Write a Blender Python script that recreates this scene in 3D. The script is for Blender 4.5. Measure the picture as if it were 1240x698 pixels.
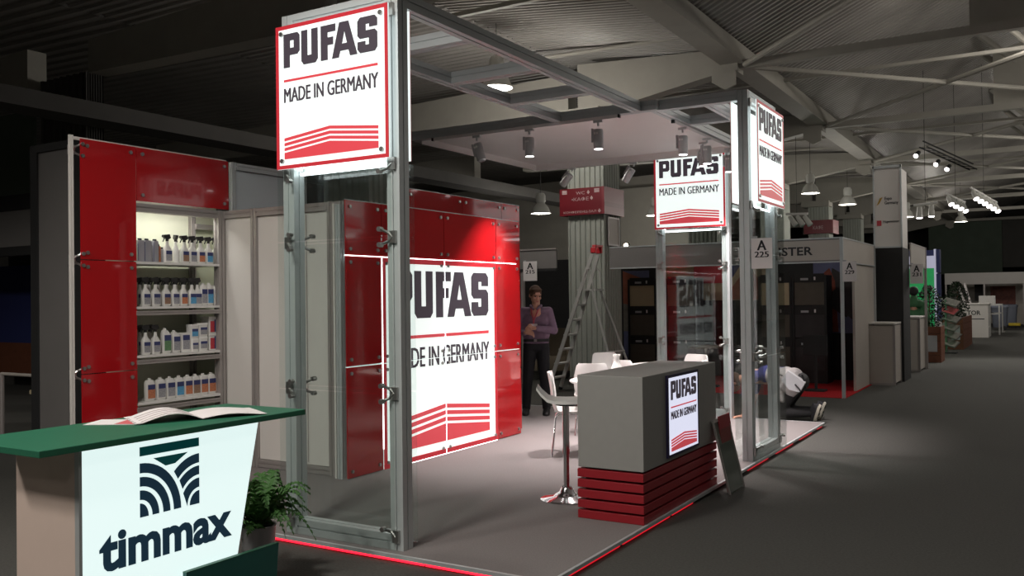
import bpy, bmesh, math, random
from mathutils import Matrix, Vector
random.seed(7)
S = bpy.context.scene
COL = S.collection
for o in list(bpy.data.objects): bpy.data.objects.remove(o)
PI = math.pi

# ------------------------------------------------------------------ camera, world, exposure
cd = bpy.data.cameras.new('camera'); cam = bpy.data.objects.new('camera', cd); COL.objects.link(cam)
cd.sensor_width = 36; cd.lens = 1080.25/1240*36; cd.clip_end = 200
cam.matrix_world = Matrix(((0.8558, 0.0166, 0.5170, 2.43), (0.5171, -0.0030, -0.8559, -4.40), (-0.0127, 0.9999, -0.0112, 1.60), (0, 0, 0, 1)))
S.camera = cam
W = bpy.data.worlds.new('hall_air'); S.world = W; W.use_nodes = True
W.node_tree.nodes['Background'].inputs[0].default_value = (0.55, 0.5, 0.45, 1)
W.node_tree.nodes['Background'].inputs[1].default_value = 0.02
S.view_settings.view_transform = 'Standard'; S.view_settings.look = 'None'
S.view_settings.exposure = 0.0; S.view_settings.gamma = 1.0; S.view_settings.use_curve_mapping = False

# ------------------------------------------------------------------ materials
def lin(c):
    return tuple((v/12.92 if v <= .04045 else ((v+.055)/1.055)**2.4) for v in c)
def rgb(r, g, b): return lin((r/255, g/255, b/255))
MATS = {}
def mat(name, col, rough=.5, metal=0, emit=None, es=0, noise=0.0, scale=20, bump=0.0, coat=0.0, spec=.5):
    m = bpy.data.materials.new(name); m.use_nodes = True; MATS[name] = m
    nt = m.node_tree; b = nt.nodes['Principled BSDF']
    b.inputs['Base Color'].default_value = (*col, 1); b.inputs['Roughness'].default_value = rough
    b.inputs['Metallic'].default_value = metal; b.inputs['Coat Weight'].default_value = coat
    b.inputs['Specular IOR Level'].default_value = spec
    if emit: b.inputs['Emission Color'].default_value = (*emit, 1); b.inputs['Emission Strength'].default_value = es
    if noise or bump:
        tc = nt.nodes.new('ShaderNodeTexCoord'); n = nt.nodes.new('ShaderNodeTexNoise')
        n.inputs['Scale'].default_value = scale; n.inputs['Detail'].default_value = 4
        nt.links.new(tc.outputs['Object'], n.inputs['Vector'])
        if noise:
            r = nt.nodes.new('ShaderNodeMapRange'); r.inputs['To Min'].default_value = 1-noise; r.inputs['To Max'].default_value = 1+noise
            mx = nt.nodes.new('ShaderNodeMix'); mx.data_type = 'RGBA'; mx.blend_type = 'MULTIPLY'; mx.inputs['Factor'].default_value = 1
            mx.inputs[6].default_value = (*col, 1)
            nt.links.new(n.outputs['Fac'], r.inputs['Value']); nt.links.new(r.outputs[0], mx.inputs[7]); nt.links.new(mx.outputs[2], b.inputs['Base Color'])
        if bump:
            bp = nt.nodes.new('ShaderNodeBump'); bp.inputs['Strength'].default_value = bump; bp.inputs['Distance'].default_value = .01
            nt.links.new(n.outputs['Fac'], bp.inputs['Height']); nt.links.new(bp.outputs[0], b.inputs['Normal'])
    return m
def glassmat(name, tint=(.95, .98, .97)):
    m = bpy.data.materials.new(name); m.use_nodes = True; MATS[name] = m
    nt = m.node_tree; nt.nodes.remove(nt.nodes['Principled BSDF']); out = nt.nodes['Material Output']
    t = nt.nodes.new('ShaderNodeBsdfTransparent'); t.inputs[0].default_value = (*tint, 1)
    g = nt.nodes.new('ShaderNodeBsdfGlossy'); g.inputs['Roughness'].default_value = .03
    f = nt.nodes.new('ShaderNodeFresnel'); ge = nt.nodes.new('ShaderNodeNewGeometry'); mr = nt.nodes.new('ShaderNodeMapRange')
    mr.inputs['To Min'].default_value = 1.5; mr.inputs['To Max'].default_value = 1/1.5      # thin pane: same reflectance from both faces
    nt.links.new(ge.outputs['Backfacing'], mr.inputs['Value']); nt.links.new(mr.outputs[0], f.inputs[0])
    mx = nt.nodes.new('ShaderNodeMixShader')
    nt.links.new(f.outputs[0], mx.inputs[0]); nt.links.new(t.outputs[0], mx.inputs[1]); nt.links.new(g.outputs[0], mx.inputs[2]); nt.links.new(mx.outputs[0], out.inputs[0])
    return m
mat('hall_carpet', (.085, .084, .078), .95, noise=.35, scale=60, bump=.25, spec=.1)
mat('booth_carpet', (.235, .214, .212), .95, noise=.2, scale=90, bump=.25, spec=.1)
mat('red_carpet', (.42, .02, .025), .95, noise=.25, scale=50, spec=.1)
mat('roof_sheet', (.30, .285, .265), .42, 0, noise=.25, scale=1.2)
mat('hall_paint', (.35, .335, .295), .7, noise=.12, scale=3)
mat('dark_paint', (.06, .057, .053), .8, noise=.2, scale=3)
mat('column_paint', (.36, .38, .34), .6, noise=.12, scale=4)
mat('aluminium', (.54, .57, .58), .42, .25, noise=.06, scale=8)
mat('groove', (.03, .03, .032), .8)
mat('chrome', (.75, .75, .76), .12, 1)
mat('steel', (.42, .41, .40), .3, .9)
mat('cap_red', (.6, .03, .04), .4)
mat('ladder_metal', (.50, .50, .48), .5, .15, noise=.1, scale=15)
mat('black_plastic', (.012, .012, .013), .4, noise=.1, scale=10)
mat('bracket_black', (.05, .05, .055), .4, .5)
mat('red_gloss', (.46, .008, .012), .08, noise=.03, scale=2, coat=.3)
mat('sign_white', (.5, .51, .5), .35, emit=(.90, 1.0, .97), es=.9)
mat('wall_white', (.45, .46, .45), .25, emit=(.93, 1.0, .96), es=.88)
mat('tim_white', (.5, .51, .5), .4, emit=(.80, .97, .95), es=.92)
mat('screen_white', (.5, .5, .55), .3, emit=(.80, .82, 1.0), es=.85)
mat('led_white', (.9, .9, .9), .4, emit=(.92, .97, 1.0), es=4.5)
mat('led_red', (.5, .01, .02), .4, emit=(1.0, .012, .03), es=3.2)
mat('sign_red', (.5, .02, .03), .4, emit=(.55, .07, .085), es=.75)
mat('border_red', (.5, .02, .03), .4, emit=(.5, .03, .045), es=.4)
mat('led_red_dim', (.5, .01, .02), .4, emit=(1.0, .012, .03), es=.7)
mat('letter_dark', (.045, .035, .05), .5, emit=(.05, .04, .05), es=.55)  # faint emission stands in for the sign's glow over the dark letters
mat('screen_ink', (.02, .015, .06), .5)
mat('navy_ink', (.012, .03, .06), .5, emit=(.01, .035, .06), es=.5)
mat('green_ink', (.005, .06, .06), .5, emit=(.0, .05, .05), es=.5)
mat('tim_green', (.022, .145, .082), .45, noise=.1, scale=30)
mat('tim_dark_green', (.012, .105, .09), .45, noise=.1, scale=30)
mat('tim_body', (.78, .62, .54), .6, noise=.04, scale=10)
mat('white_panel', (.72, .69, .66), .55, noise=.04, scale=3)
mat('cream_panel', (.66, .68, .55), .6, noise=.04, scale=3)
mat('bluish_panel', (.58, .64, .68), .5, noise=.04, scale=3)
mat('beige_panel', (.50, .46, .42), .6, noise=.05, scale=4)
mat('wall_frame', (.40, .37, .36), .45, .4, noise=.05, scale=6)
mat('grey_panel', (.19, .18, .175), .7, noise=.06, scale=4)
mat('charcoal', (.022, .022, .023), .75, noise=.2, scale=5)
mat('canopy_white', (.74, .70, .69), .6, noise=.03, scale=2)
mat('counter_grey', (.30, .297, .283), .5, noise=.05, scale=15)
mat('slat_red', (.30, .010, .018), .45, noise=.08, scale=20)
mat('white_plastic', (.80, .79, .77), .35, noise=.03, scale=10)
mat('paper', (.78, .74, .74), .7, noise=.05, scale=15)
mat('paper_print', (.42, .34, .36), .7, noise=.5, scale=80)
mat('paper_red', (.6, .12, .13), .6, noise=.2, scale=30)
mat('ink', (.02, .02, .025), .6)
mat('label_blue', (.035, .045, .16), .5)
mat('label_grey', (.34, .34, .37), .5, noise=.5, scale=60)
mat('label_orange', (.55, .20, .10), .5, noise=.5, scale=60)
mat('label_sky', (.10, .35, .60), .5, noise=.4, scale=60)
mat('label_green', (.12, .25, .12), .5, noise=.4, scale=60)
mat('label_red', (.55, .05, .07), .5, noise=.2, scale=60)
mat('label_brown', (.30, .18, .12), .5, noise=.5, scale=60)
mat('tin_grey', (.40, .40, .45), .4, .4)
mat('fern_green', (.05, .15, .03), .6, noise=.4, scale=25)
mat('bush_green', (.012, .028, .010), .7, noise=.4, scale=15)
mat('pot_white', (.42, .43, .45), .4, noise=.05, scale=8)
mat('skin', (.52, .27, .19), .55, noise=.08, scale=30)
mat('hair_brown', (.09, .045, .025), .8, noise=.3, scale=120)
mat('shirt_purple', (.22, .14, .21), .8, noise=.2, scale=25)
mat('trousers_black', (.012, .012, .016), .8, noise=.2, scale=30)
mat('lanyard_red', (.4, .05, .08), .6)
mat('shirt_blue', (.03, .035, .18), .8, noise=.2, scale=25)
mat('jacket_grey', (.36, .345, .34), .8, noise=.15, scale=18)
mat('jacket_green', (.05, .16, .07), .8, noise=.2, scale=20)
mat('jeans_dark', (.028, .028, .03), .85, noise=.25, scale=30)
mat('shoe_light', (.45, .43, .36), .7)
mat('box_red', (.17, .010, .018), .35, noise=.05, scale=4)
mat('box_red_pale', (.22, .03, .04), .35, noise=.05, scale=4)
mat('pale_print', (.55, .42, .42), .6)
mat('lamp_shell', (.62, .62, .58), .4, noise=.05, scale=8)
mat('lamp_glow', (.9, .9, .85), .4, emit=(1.0, .98, .85), es=6)
mat('lamp_warm', (.9, .8, .7), .4, emit=(1.0, .82, .62), es=18)
mat('spot_body', (.52, .52, .53), .4, .1, noise=.04, scale=9)
mat('spot_lens', (.9, .9, .9), .3, emit=(1.0, .93, .93), es=9)
mat('poster_sky', (.12, .13, .24), .5, noise=.35, scale=3)
mat('poster_brick', (.32, .10, .06), .5, noise=.4, scale=6)
mat('poster_cream', (.50, .40, .27), .5, noise=.15, scale=4)
mat('poster_dark', (.035, .03, .033), .5, noise=.6, scale=4)
mat('poster_stone', (.20, .18, .16), .5, noise=.5, scale=9)
mat('poster_rust', (.22, .05, .03), .5, noise=.6, scale=7)
mat('oven_cream', (.50, .42, .27), .5, noise=.06, scale=5)
mat('oven_brown', (.10, .085, .065), .5, noise=.2, scale=10)
mat('green_lit', (.02, .2, .06), .6, emit=(.02, .30, .09), es=.5, noise=.4, scale=6)
mat('lilac_lit', (.4, .4, .5), .5, emit=(.55, .55, .7), es=.45)
mat('hedge_wall', (.075, .10, .075), .8, noise=.2, scale=2)
mat('brown_wood', (.16, .055, .028), .6, noise=.25, scale=12)
mat('magazine', (.36, .33, .31), .5, noise=.5, scale=14)
mat('bin_blue', (.17, .19, .24), .5)
mat('yellow', (.6, .45, .03), .5)
mat('seat_tan', (.13, .105, .07), .7, noise=.15, scale=8)
mat('black_truss', (.02, .02, .02), .5)
mat('gold', (.45, .28, .05), .5)
mat('yellow_green', (.32, .36, .08), .6)
glassmat('glass'); glassmat('acrylic', (.90, .95, .92))

# ------------------------------------------------------------------ mesh helpers
class MB:
    def __init__(s): s.v = []; s.f = []
    def add(s, vs, fs, m=None):
        k = len(s.v)
        s.v += [tuple(m @ Vector(p)) for p in vs] if m else [tuple(p) for p in vs]
        s.f += [tuple(i+k for i in f) for f in fs]; return s
    def box(s, x0, x1, y0, y1, z0, z1, m=None):
        return s.add([(x0,y0,z0),(x1,y0,z0),(x1,y1,z0),(x0,y1,z0),(x0,y0,z1),(x1,y0,z1),(x1,y1,z1),(x0,y1,z1)],
                     [(0,3,2,1),(4,5,6,7),(0,1,5,4),(1,2,6,5),(2,3,7,6),(3,0,4,7)], m)
    def frame(s, p, q):
        p = Vector(p); q = Vector(q); d = (q-p).normalized()
        a = Vector((0,0,1)) if abs(d.z) < .9 else Vector((1,0,0))
        u = a.cross(d).normalized(); w = d.cross(u); return p, q, u, w
    def cyl(s, p, q, r, r2=None, n=10):
        r2 = r if r2 is None else r2; p, q, u, w = s.frame(p, q); vs = []
        for c, rr in ((p, r), (q, r2)):
            for i in range(n):
                t = 2*PI*i/n; vs.append(c+u*rr*math.cos(t)+w*rr*math.sin(t))
        return s.add(vs, [(i, (i+1) % n, n+(i+1) % n, n+i) for i in range(n)]+[tuple(range(n-1, -1, -1)), tuple(range(n, 2*n))])
    def tube(s, pts, r, n=8):
        rs = r if isinstance(r, (list, tuple)) else [r]*len(pts)
        P = [Vector(p) for p in pts]; vs = []
        d0 = (P[1]-P[0]).normalized(); a = Vector((0,0,1)) if abs(d0.z) < .9 else Vector((1,0,0)); u = a.cross(d0).normalized()
        for k, p in enumerate(P):
            d = (P[min(k+1, len(P)-1)]-P[max(k-1, 0)]).normalized()
            u = (u-d*u.dot(d)).normalized(); w = d.cross(u)
            for i in range(n):
                t = 2*PI*i/n; vs.append(p+(u*math.cos(t)+w*math.sin(t))*rs[k])
        fs = [(k*n+i, k*n+(i+1) % n, (k+1)*n+(i+1) % n, (k+1)*n+i) for k in range(len(P)-1) for i in range(n)]
        L = (len(P)-1)*n
        return s.add(vs, fs+[tuple(range(n-1, -1, -1)), tuple(range(L, L+n))])
    def lathe(s, prof, n=20, c=(0,0,0), m=None):
        vs = [(c[0]+r*math.cos(2*PI*i/n), c[1]+r*math.sin(2*PI*i/n), c[2]+z) for r, z in prof for i in range(n)]
        fs = [(k*n+i, k*n+(i+1) % n, (k+1)*n+(i+1) % n, (k+1)*n+i) for k in range(len(prof)-1) for i in range(n)]
        L = (len(prof)-1)*n
        return s.add(vs, fs+[tuple(range(n-1, -1, -1)), tuple(range(L, L+n))], m)
    def loft(s, secs, n=16, e=.5, m=None):      # (z, half x, half y, cx, cy) super-ellipse rings
        vs = []
        for sec in secs:
            z, a, b = sec[:3]; cx, cy = (sec[3], sec[4]) if len(sec) > 3 else (0, 0)
            for i in range(n):
                t = 2*PI*(i+.5)/n; c, k = math.cos(t), math.sin(t)
                vs.append((cx+a*math.copysign(abs(c)**e, c), cy+b*math.copysign(abs(k)**e, k), z))
        fs = [(j*n+i, j*n+(i+1) % n, (j+1)*n+(i+1) % n, (j+1)*n+i) for j in range(len(secs)-1) for i in range(n)]
        L = (len(secs)-1)*n
        return s.add(vs, fs+[tuple(range(n-1, -1, -1)), tuple(range(L, L+n))], m)
    def prism(s, poly, y0, y1, m=None):         # polygon in local x,z, extruded along y
        n = len(poly); vs = [(x, y0, z) for x, z in poly]+[(x, y1, z) for x, z in poly]
        return s.add(vs, [tuple(range(n)), tuple(range(2*n-1, n-1, -1))]+[(i, i+n, (i+1) % n+n, (i+1) % n) for i in range(n)], m)
    def beam(s, p, q, a=.1, b=None):            # grooved aluminium profile from p to q
        b = b or a; p, q, u, w = s.frame(p, q); g = .006; dp = .008
        ha, hb = a/2, b/2
        pr = [(-ha,-hb),(-g,-hb),(-g,-hb+dp),(g,-hb+dp),(g,-hb),(ha,-hb),(ha,-g),(ha-dp,-g),(ha-dp,g),(ha,g),(ha,hb),(g,hb),(g,hb-dp),(-g,hb-dp),(-g,hb),(-ha,hb),(-ha,g),(-ha+dp,g),(-ha+dp,-g),(-ha,-g)]
        n = len(pr); vs = [c+u*x+w*y for c in (p, q) for x, y in pr]
        return s.add(vs, [(i, (i+1) % n, n+(i+1) % n, n+i) for i in range(n)]+[tuple(range(n-1, -1, -1)), tuple(range(n, 2*n))])
    def ball(s, c, r, sc=(1,1,1), n=12, m=None):
        prof = [(math.sin(PI*k/8)*r, -math.cos(PI*k/8)*r) for k in range(9)]; vs = []
        for rr, z in prof:
            for i in range(n): vs.append((c[0]+sc[0]*rr*math.cos(2*PI*i/n), c[1]+sc[1]*rr*math.sin(2*PI*i/n), c[2]+sc[2]*z))
        return s.add(vs, [(k*n+i, k*n+(i+1) % n, (k+1)*n+(i+1) % n, (k+1)*n+i) for k in range(8) for i in range(n)], m)
    def cap(s, p, q, r, r2=None):               # capsule used for bodies
        r2 = r if r2 is None else r2
        s.cyl(p, q, r, r2, 12); s.ball(p, r); s.ball(q, r2); return s
    def mesh(s, name, smooth=False):
        me = bpy.data.meshes.new(name); me.from_pydata(s.v, [], s.f)
        bm = bmesh.new(); bm.from_mesh(me); bmesh.ops.remove_doubles(bm, verts=bm.verts, dist=1e-6) if smooth else None
        bmesh.ops.recalc_face_normals(bm, faces=bm.faces); bm.to_mesh(me); bm.free()
        if smooth: smooth_mesh(me)
        return me
def smooth_mesh(me, ang=50):
    for p in me.polygons: p.use_smooth = True
    try: me.set_sharp_from_angle(angle=math.radians(ang))
    except Exception: pass
def thing(name, label, cat, loc=(0,0,0), rz=0, group=None):
    o = bpy.data.objects.new(name, None); COL.objects.link(o); o.location = loc; o.rotation_euler = (0, 0, rz); o.empty_display_size = .1
    o['label'] = label; o['category'] = cat
    if group: o['group'] = group
    return o
def put(name, me, m, parent=None, loc=(0,0,0), rot=(0,0,0), scale=(1,1,1), label=None, bevel=0, kind=None):
    o = bpy.data.objects.new(name, me); COL.objects.link(o); o.parent = parent
    o.location = loc; o.rotation_euler = rot; o.scale = scale
    if m and not me.materials: me.materials.append(MATS[m])
    if label: o['label'] = label
    if kind: o['kind'] = kind
    if bevel:
        b = o.modifiers.new('bevel', 'BEVEL'); b.width = bevel; b.segments = 2; b.limit_method = 'ANGLE'
    return o
def part(parent, name, mb, m, label=None, smooth=False, bevel=0, kind=None):
    return put(name, mb.mesh(name, smooth), m, parent, label=label, bevel=bevel, kind=kind)
def single(name, mb, m, label, cat, group=None, smooth=False, bevel=0, loc=(0,0,0), rz=0):
    o = put(name, mb.mesh(name, smooth), m, bevel=bevel, loc=loc, rot=(0,0,rz)); o['label'] = label; o['category'] = cat
    if group: o['group'] = group
    return o
def struct(name, mb, m, smooth=False):
    return put(name, mb.mesh(name, smooth), m, kind='structure')
def dup(root, loc, rz=None, label=None, group=None):
    r = root.copy(); COL.objects.link(r); r.location = loc
    if rz is not None: r.rotation_euler = (0, 0, rz)
    if label: r['label'] = label
    if group: r['group'] = group
    for ch in list(root.children):
        c = ch.copy(); COL.objects.link(c); c.parent = r
        for g in list(ch.children):
            d = g.copy(); COL.objects.link(d); d.parent = c
    return r
def B(*a): return MB().box(*a)
TM = Matrix(((1,0,0,0),(0,0,-1,0),(0,1,0,0),(0,0,0,1)))     # xy drawing -> xz wall plane, front = -y
def finish(cu, name, fit=None):
    o = bpy.data.objects.new('tmp', cu); COL.objects.link(o); bpy.context.view_layer.update()
    me = bpy.data.meshes.new_from_object(o.evaluated_get(bpy.context.evaluated_depsgraph_get()))
    bpy.data.objects.remove(o); me.name = name; me.materials.clear()
    if fit:
        x0, z0, w, h = fit; xs = [v.co.x for v in me.vertices]; ys = [v.co.y for v in me.vertices]
        ax, ay = min(xs), min(ys); kx = w/(max(xs)-ax); ky = h/(max(ys)-ay)
        me.transform(Matrix(((kx,0,0,x0-ax*kx),(0,ky,0,z0-ay*ky),(0,0,1,0),(0,0,0,1))))
    me.transform(TM); return me
def text(body, fit, depth=.001, bold=0, shear=0, double=0):
    cu = bpy.data.curves.new('writing', 'FONT'); cu.body = body; cu.size = 1; cu.extrude = depth; cu.offset = bold; cu.shear = shear
    cu.resolution_u = 3
    me = finish(cu, 'writing', fit)
    if double:                       # heavier strokes: a second copy of the letters a hair to the right
        bm = bmesh.new(); bm.from_mesh(me); q = bmesh.ops.duplicate(bm, geom=bm.verts[:]+bm.edges[:]+bm.faces[:])
        bmesh.ops.translate(bm, verts=[v for v in q['geom'] if isinstance(v, bmesh.types.BMVert)], vec=(double, 0, 0)); bm.to_mesh(me); bm.free()
    return me
def shapes(polys, depth=.001, name='shape'):
    cu = bpy.data.curves.new(name, 'CURVE'); cu.dimensions = '2D'; cu.fill_mode = 'BOTH'; cu.extrude = depth
    for pl in polys:
        sp = cu.splines.new('POLY'); sp.points.add(len(pl)-1); sp.use_cyclic_u = True
        for i, (x, y) in enumerate(pl): sp.points[i].co = (x, y, 0, 1)
    return finish(cu, name)
R90 = PI/2          # local front (-y) turned to face +x

# ------------------------------------------------------------------ setting: floor, roof, walls, columns
FL = -.05
struct('floor', B(-30, 16, -12, 62, FL-.1, FL), 'hall_carpet')
ceil = MB()
def roof(x0, z0, x1, z1, ya, yb, pitch=.13, amp=.035):
    n = int((yb-ya)/pitch); vs = []; fs = []
    for i in range(n):
        y = ya+i*pitch
        for dy, dz in ((0, 0), (pitch*.35, 0), (pitch*.5, amp), (pitch*.85, amp)):
            vs += [(x0, y+dy, z0+dz), (x1, y+dy, z1+dz)]
    for k in range(len(vs)//2-1): fs.append((2*k, 2*k+1, 2*k+3, 2*k+2))
    ceil.add(vs, fs)
roof(-2.1, 5.75, -5.6, 6.15, -8, 60)
roof(-5.6, 6.15, -10.4, 6.15, -8, 60, .2)
roof(-10.4, 6.15, -28, 6.6, -8, 60, .3)
roof(-2.1, 5.75, 4.2, 8.6, -8, 60, .16)
roof(4.2, 8.6, 14, 5.6, -8, 60, .3)
ceiling = struct('ceiling', ceil, 'roof_sheet')
def cpart(name, mb, m='hall_paint', **k): return part(ceiling, name, mb, m, **k)
cpart('gutter_beam', B(-2.3, -1.9, -8, 60, 5.5, 5.78))
cpart('gutter_beam', B(-10.3, -9.7, -8, 60, 4.35, 4.6), 'dark_paint')
for y in (-2.5, 4, 10.5, 17, 23.5, 30, 36.5, 43, 49.5):
    hm = MB().prism([(-5, 5.0), (-4.4, 5.0), (-2.4, 5.35), (-2.0, 5.35), (-2.0, 5.75), (-5, 5.9)], y-.16, y+.16); cpart('haunch_beam', hm)
    hm = MB().prism([(-5.2, 5.0), (-6, 5.02), (-10, 5.1), (-10, 5.6), (-5.2, 5.75)], y-.16, y+.16); cpart('haunch_beam', hm)
    hm = MB().prism([(-11.6, 5.0), (-14, 5.1), (-17, 5.1), (-17, 5.6), (-11.6, 5.7)], y-.16, y+.16); cpart('haunch_beam', hm)
    cpart('gusset', MB().prism([(-2.42, 5.36), (-2.02, 5.36), (-2.02, 5.12), (-2.2, 5.05), (-2.42, 5.2)], y-.25, y-.19))
    cpart('tie_beam', B(-2.1, 10, y-.07, y+.07, 5.42, 5.56))
    if y > -1:
        cpart('conduit', MB().cyl((-6, y-.9, 5.92), (-2.0, y-.9, 5.85), .035))
    cpart('column_cap', B(-5.5, -4.5, y-.35, y+.35, 4.85, 5.05))
for i, y in enumerate((4, 10.5, 17, 23.5, 30)):
    for a, b in ((y+.1, y+6.4), (y+6.4, y+.1)):
        cpart('brace', MB().cyl((-1.9, a, 5.47), (3.6, b, 5.47), .045, n=8))
# raking rooflight frames over the aisle
for y in (8.5, 10.5, 12.5, 17, 19, 23.5, 25.5):
    cpart('raking_strut', MB().cyl((1.1, y, 7.2), (2.9, y+.6, 5.5), .07, n=8))
    cpart('raking_strut', MB().cyl((2.25, y+.2, 7.4), (2.75, y+.6, 5.5), .09, n=8), 'hall_paint')
    cpart('raking_strut', MB().cyl((1.45, y+.5, 6.6), (2.5, y+.8, 5.5), .05, n=8))
for y in (10.6, 17.2): cpart('gable_panel', MB().prism([(1.45, 5.57), (2.4, 5.57), (2.4, 7.0), (1.45, 6.7)], y, y+.08))
for y in (6.3, 13, 20, 27): cpart('purlin', B(-5, 3.2, y-.04, y+.04, 5.7, 5.76))
struct('wall_back', B(-30, 16, 58, 58.3, FL, 9), 'dark_paint')
struct('wall_left', B(-24.3, -24, -12, 60, FL, 7), 'dark_paint')
struct('wall_far_left', B(-30, -6.6, 23, 23.3, FL, 5.2), 'hall_paint')
struct('wall_right', B(13, 13.3, -12, 60, FL, 7), 'hall_paint')
def fluted(x, y, w, z0, z1, name_label, d=None, m_='column_paint'):
    pts = []; n = 7
    for (ax, ay), (bx, by) in (((0,0),(1,0)), ((1,0),(1,1)), ((1,1),(0,1)), ((0,1),(0,0))):
        dx, dy = bx-ax, by-ay; nx, ny = -dy, dx
        for i in range(n):
            for t, dpt in ((i/n, .0), ((i+.30)/n, .0), ((i+.42)/n, .035), ((i+.88)/n, .035)):
                pts.append((x+(ax+dx*t)*w+nx*dpt*w, y+(ay+dy*t)*(d or w)+ny*dpt*w))
    m = MB(); k = len(pts)
    m.add([(px, py, z0) for px, py in pts]+[(px, py, z1) for px, py in pts],
          [(i, (i+1) % k, k+(i+1) % k, k+i) for i in range(k)]+[tuple(range(k-1, -1, -1)), tuple(range(k, 2*k))])
    t = thing('hall_column', name_label, 'column'); part(t, 'shaft', m, m_)
    part(t, 'plinth', B(x-.02, x+w+.02, y-.02, y+(d or w)+.02, FL, .1), 'dark_paint'); return t
fluted(-5.32, 10.5, .74, FL, 5.0, 'pale fluted square column with red direction box right behind the stepladder')
fluted(-5.4, 4, .74, FL, 5.0, 'pale fluted column behind the red wall seen through the near glass portal')
fluted(-5.32, 17, .74, FL, 5.0, 'pale fluted column seen through the far glass portal below its sign')
fluted(-5.32, 23.5, .74, FL, 5.0, 'distant fluted column beyond the corner portal with the A 225 card')
fluted(-5.32, 30, .74, FL, 5.0, 'distant fluted column with a small red box above the name fascia')
fluted(-5.32, 36.5, .74, FL, 5.0, 'farthest fluted column lit bright white above the fascia')
fluted(-11.5, 4, 1.2, FL, 5.2, 'thick dark column between the dark roof beams at far left', .3, 'dark_paint')

# ------------------------------------------------------------------ booth platform
pf = thing('booth_platform', 'low grey carpeted platform with red light under its edge carrying the glass portals', 'platform')
part(pf, 'carpet', B(-4.63, -.02, .02, 7.1, -.018, 0), 'booth_carpet')
part(pf, 'base', B(-4.63, -.035, .035, 7.08, FL, -.019), 'dark_paint')
part(pf, 'edge_trim', MB().box(-4.63, 0, 0, .02, -.022, .002).box(-.02, 0, .02, 7.12, -.022, .002).box(-4.63, -.02, 7.1, 7.12, -.022, .002), 'aluminium')
for x0, x1 in ((-4.6, -2.95), (-2.94, -1.72), (-1.71, -.9), (-.89, -.04)):
    part(pf, 'led_strip', B(x0, x1, .026, .034, -.045, -.032), 'led_red', 'red glowing light strip')
for y0, y1 in ((.05, 1.0), (1.05, 1.9), (1.95, 2.4), (3.3, 3.6), (3.9, 4.6), (4.9, 5.6), (5.9, 6.5), (6.8, 7.05)):
    part(pf, 'led_strip', B(-.034, -.026, y0, y1, -.047, -.03), 'led_red_dim', 'red glowing light strip')

# ------------------------------------------------------------------ sign artwork (unit square, origin bottom left, front at y = 0)
def cell(poly, x0, w, z0=.705, h=.235): return [(x0+px*w, z0+pz*h) for px, pz in poly]
LT = [(.0, .18, [[(0,0),(.38,0),(.38,.36),(.86,.36),(1,.45),(1,.91),(.87,1),(0,1)], [(.40,.57),(.64,.57),(.64,.79),(.40,.79)]]),
      (.2, .18, [[(0,1),(.37,1),(.37,.25),(.62,.25),(.62,1),(1,1),(1,.11),(.86,0),(.14,0),(0,.11)]]),
      (.414, .157, [[(0,0),(.46,0),(.46,.42),(.84,.42),(.84,.64),(.46,.64),(.46,.79),(1,.79),(1,1),(0,1)]]),
      (.533, .264, [[(0,0),(.27,0),(.33,.18),(.66,.18),(.72,0),(1,0),(.66,1),(.30,1)], [(.40,.38),(.60,.38),(.5,.74)]]),
      (.80, .20, [[(0,.11),(.13,0),(.87,0),(1,.11),(1,.52),(.87,.61),(.42,.61),(.42,.79),(.6,.79),(.6,.69),(1,.69),(1,.9),(.87,1),(.13,1),(0,.9),(0,.49),(.13,.40),(.58,.40),(.58,.21),(.40,.21),(.40,.32),(0,.32)]])]
ART = {}
def art():
    polys = [cell(p, .075+a*.84, w*.84) for a, w, ps in LT for p in ps]
    ART['lettering'] = shapes(polys, .002)
    ART['tagline'] = text('MADE IN GERMANY', (.075, .462, .84, .10), depth=.002, bold=0, double=.0045)
    ART['rule_line'] = B(.075, .915, -.002, .002, .606, .622).mesh('rule_line')
    sd, pk = .215, .259
    def chev(o, t, bottom=None):
        a = [(.075, sd-o), (.495, pk-o), (.915, sd-o)]
        b = [(.915, bottom), (.075, bottom)] if bottom else [(.915, sd-o-t), (.495, pk-o-t), (.075, sd-o-t)]
        return MB().prism(a+b, -.002, .002).mesh('roof_stripe')
    ART['stripes'] = [chev(0, .021), chev(.034, .021), chev(.068, .021), chev(.102, 0, .068)]
art()
def artwork(parent, s, off=(0,0,0), ink=None, sx=None, sz=None):
    sc = (sx or s, 1, sz or s)
    for n in ('lettering', 'tagline', 'rule_line'):
        me = ART[n]; m = 'sign_red' if n == 'rule_line' else (ink or 'letter_dark')
        if ink: me = me.copy()
        put(n, me, m, parent, off, scale=sc)
    for me in ART['stripes']: put('roof_stripe', me, 'sign_red', parent, off, scale=sc)
def bolt_mesh():
    return MB().cyl((0, 0, 0), (0, -.014, 0), .016, n=12).mesh('bolt', True)
BOLT = bolt_mesh(); BOLT.materials.append(MATS['steel'])
def spider_mesh(dirs, reach=.065, depth=.055):
    m = MB(); m.box(-.025, .025, -.02, .01, -.04, .04)
    for dx, dz in dirs:
        e = (dx*reach, -depth, dz*.05)
        m.tube([(0, -.01, 0), (dx*reach*.5, -depth*.35, dz*.03), e], [.013, .01, .009], 6)
        m.cyl((e[0], e[1]+.015, e[2]), (e[0], e[1]-.02, e[2]), .016, n=10)
    return m.mesh('glass_clamp')
SP_R = spider_mesh([(1, 1), (1, -1)]); SP_L = spider_mesh([(-1, 1), (-1, -1)])
SP_R1 = spider_mesh([(1, -1)]); SP_L1 = spider_mesh([(-1, -1)]); SP_RU = spider_mesh([(1, 1)]); SP_LU = spider_mesh([(-1, 1)])
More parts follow.
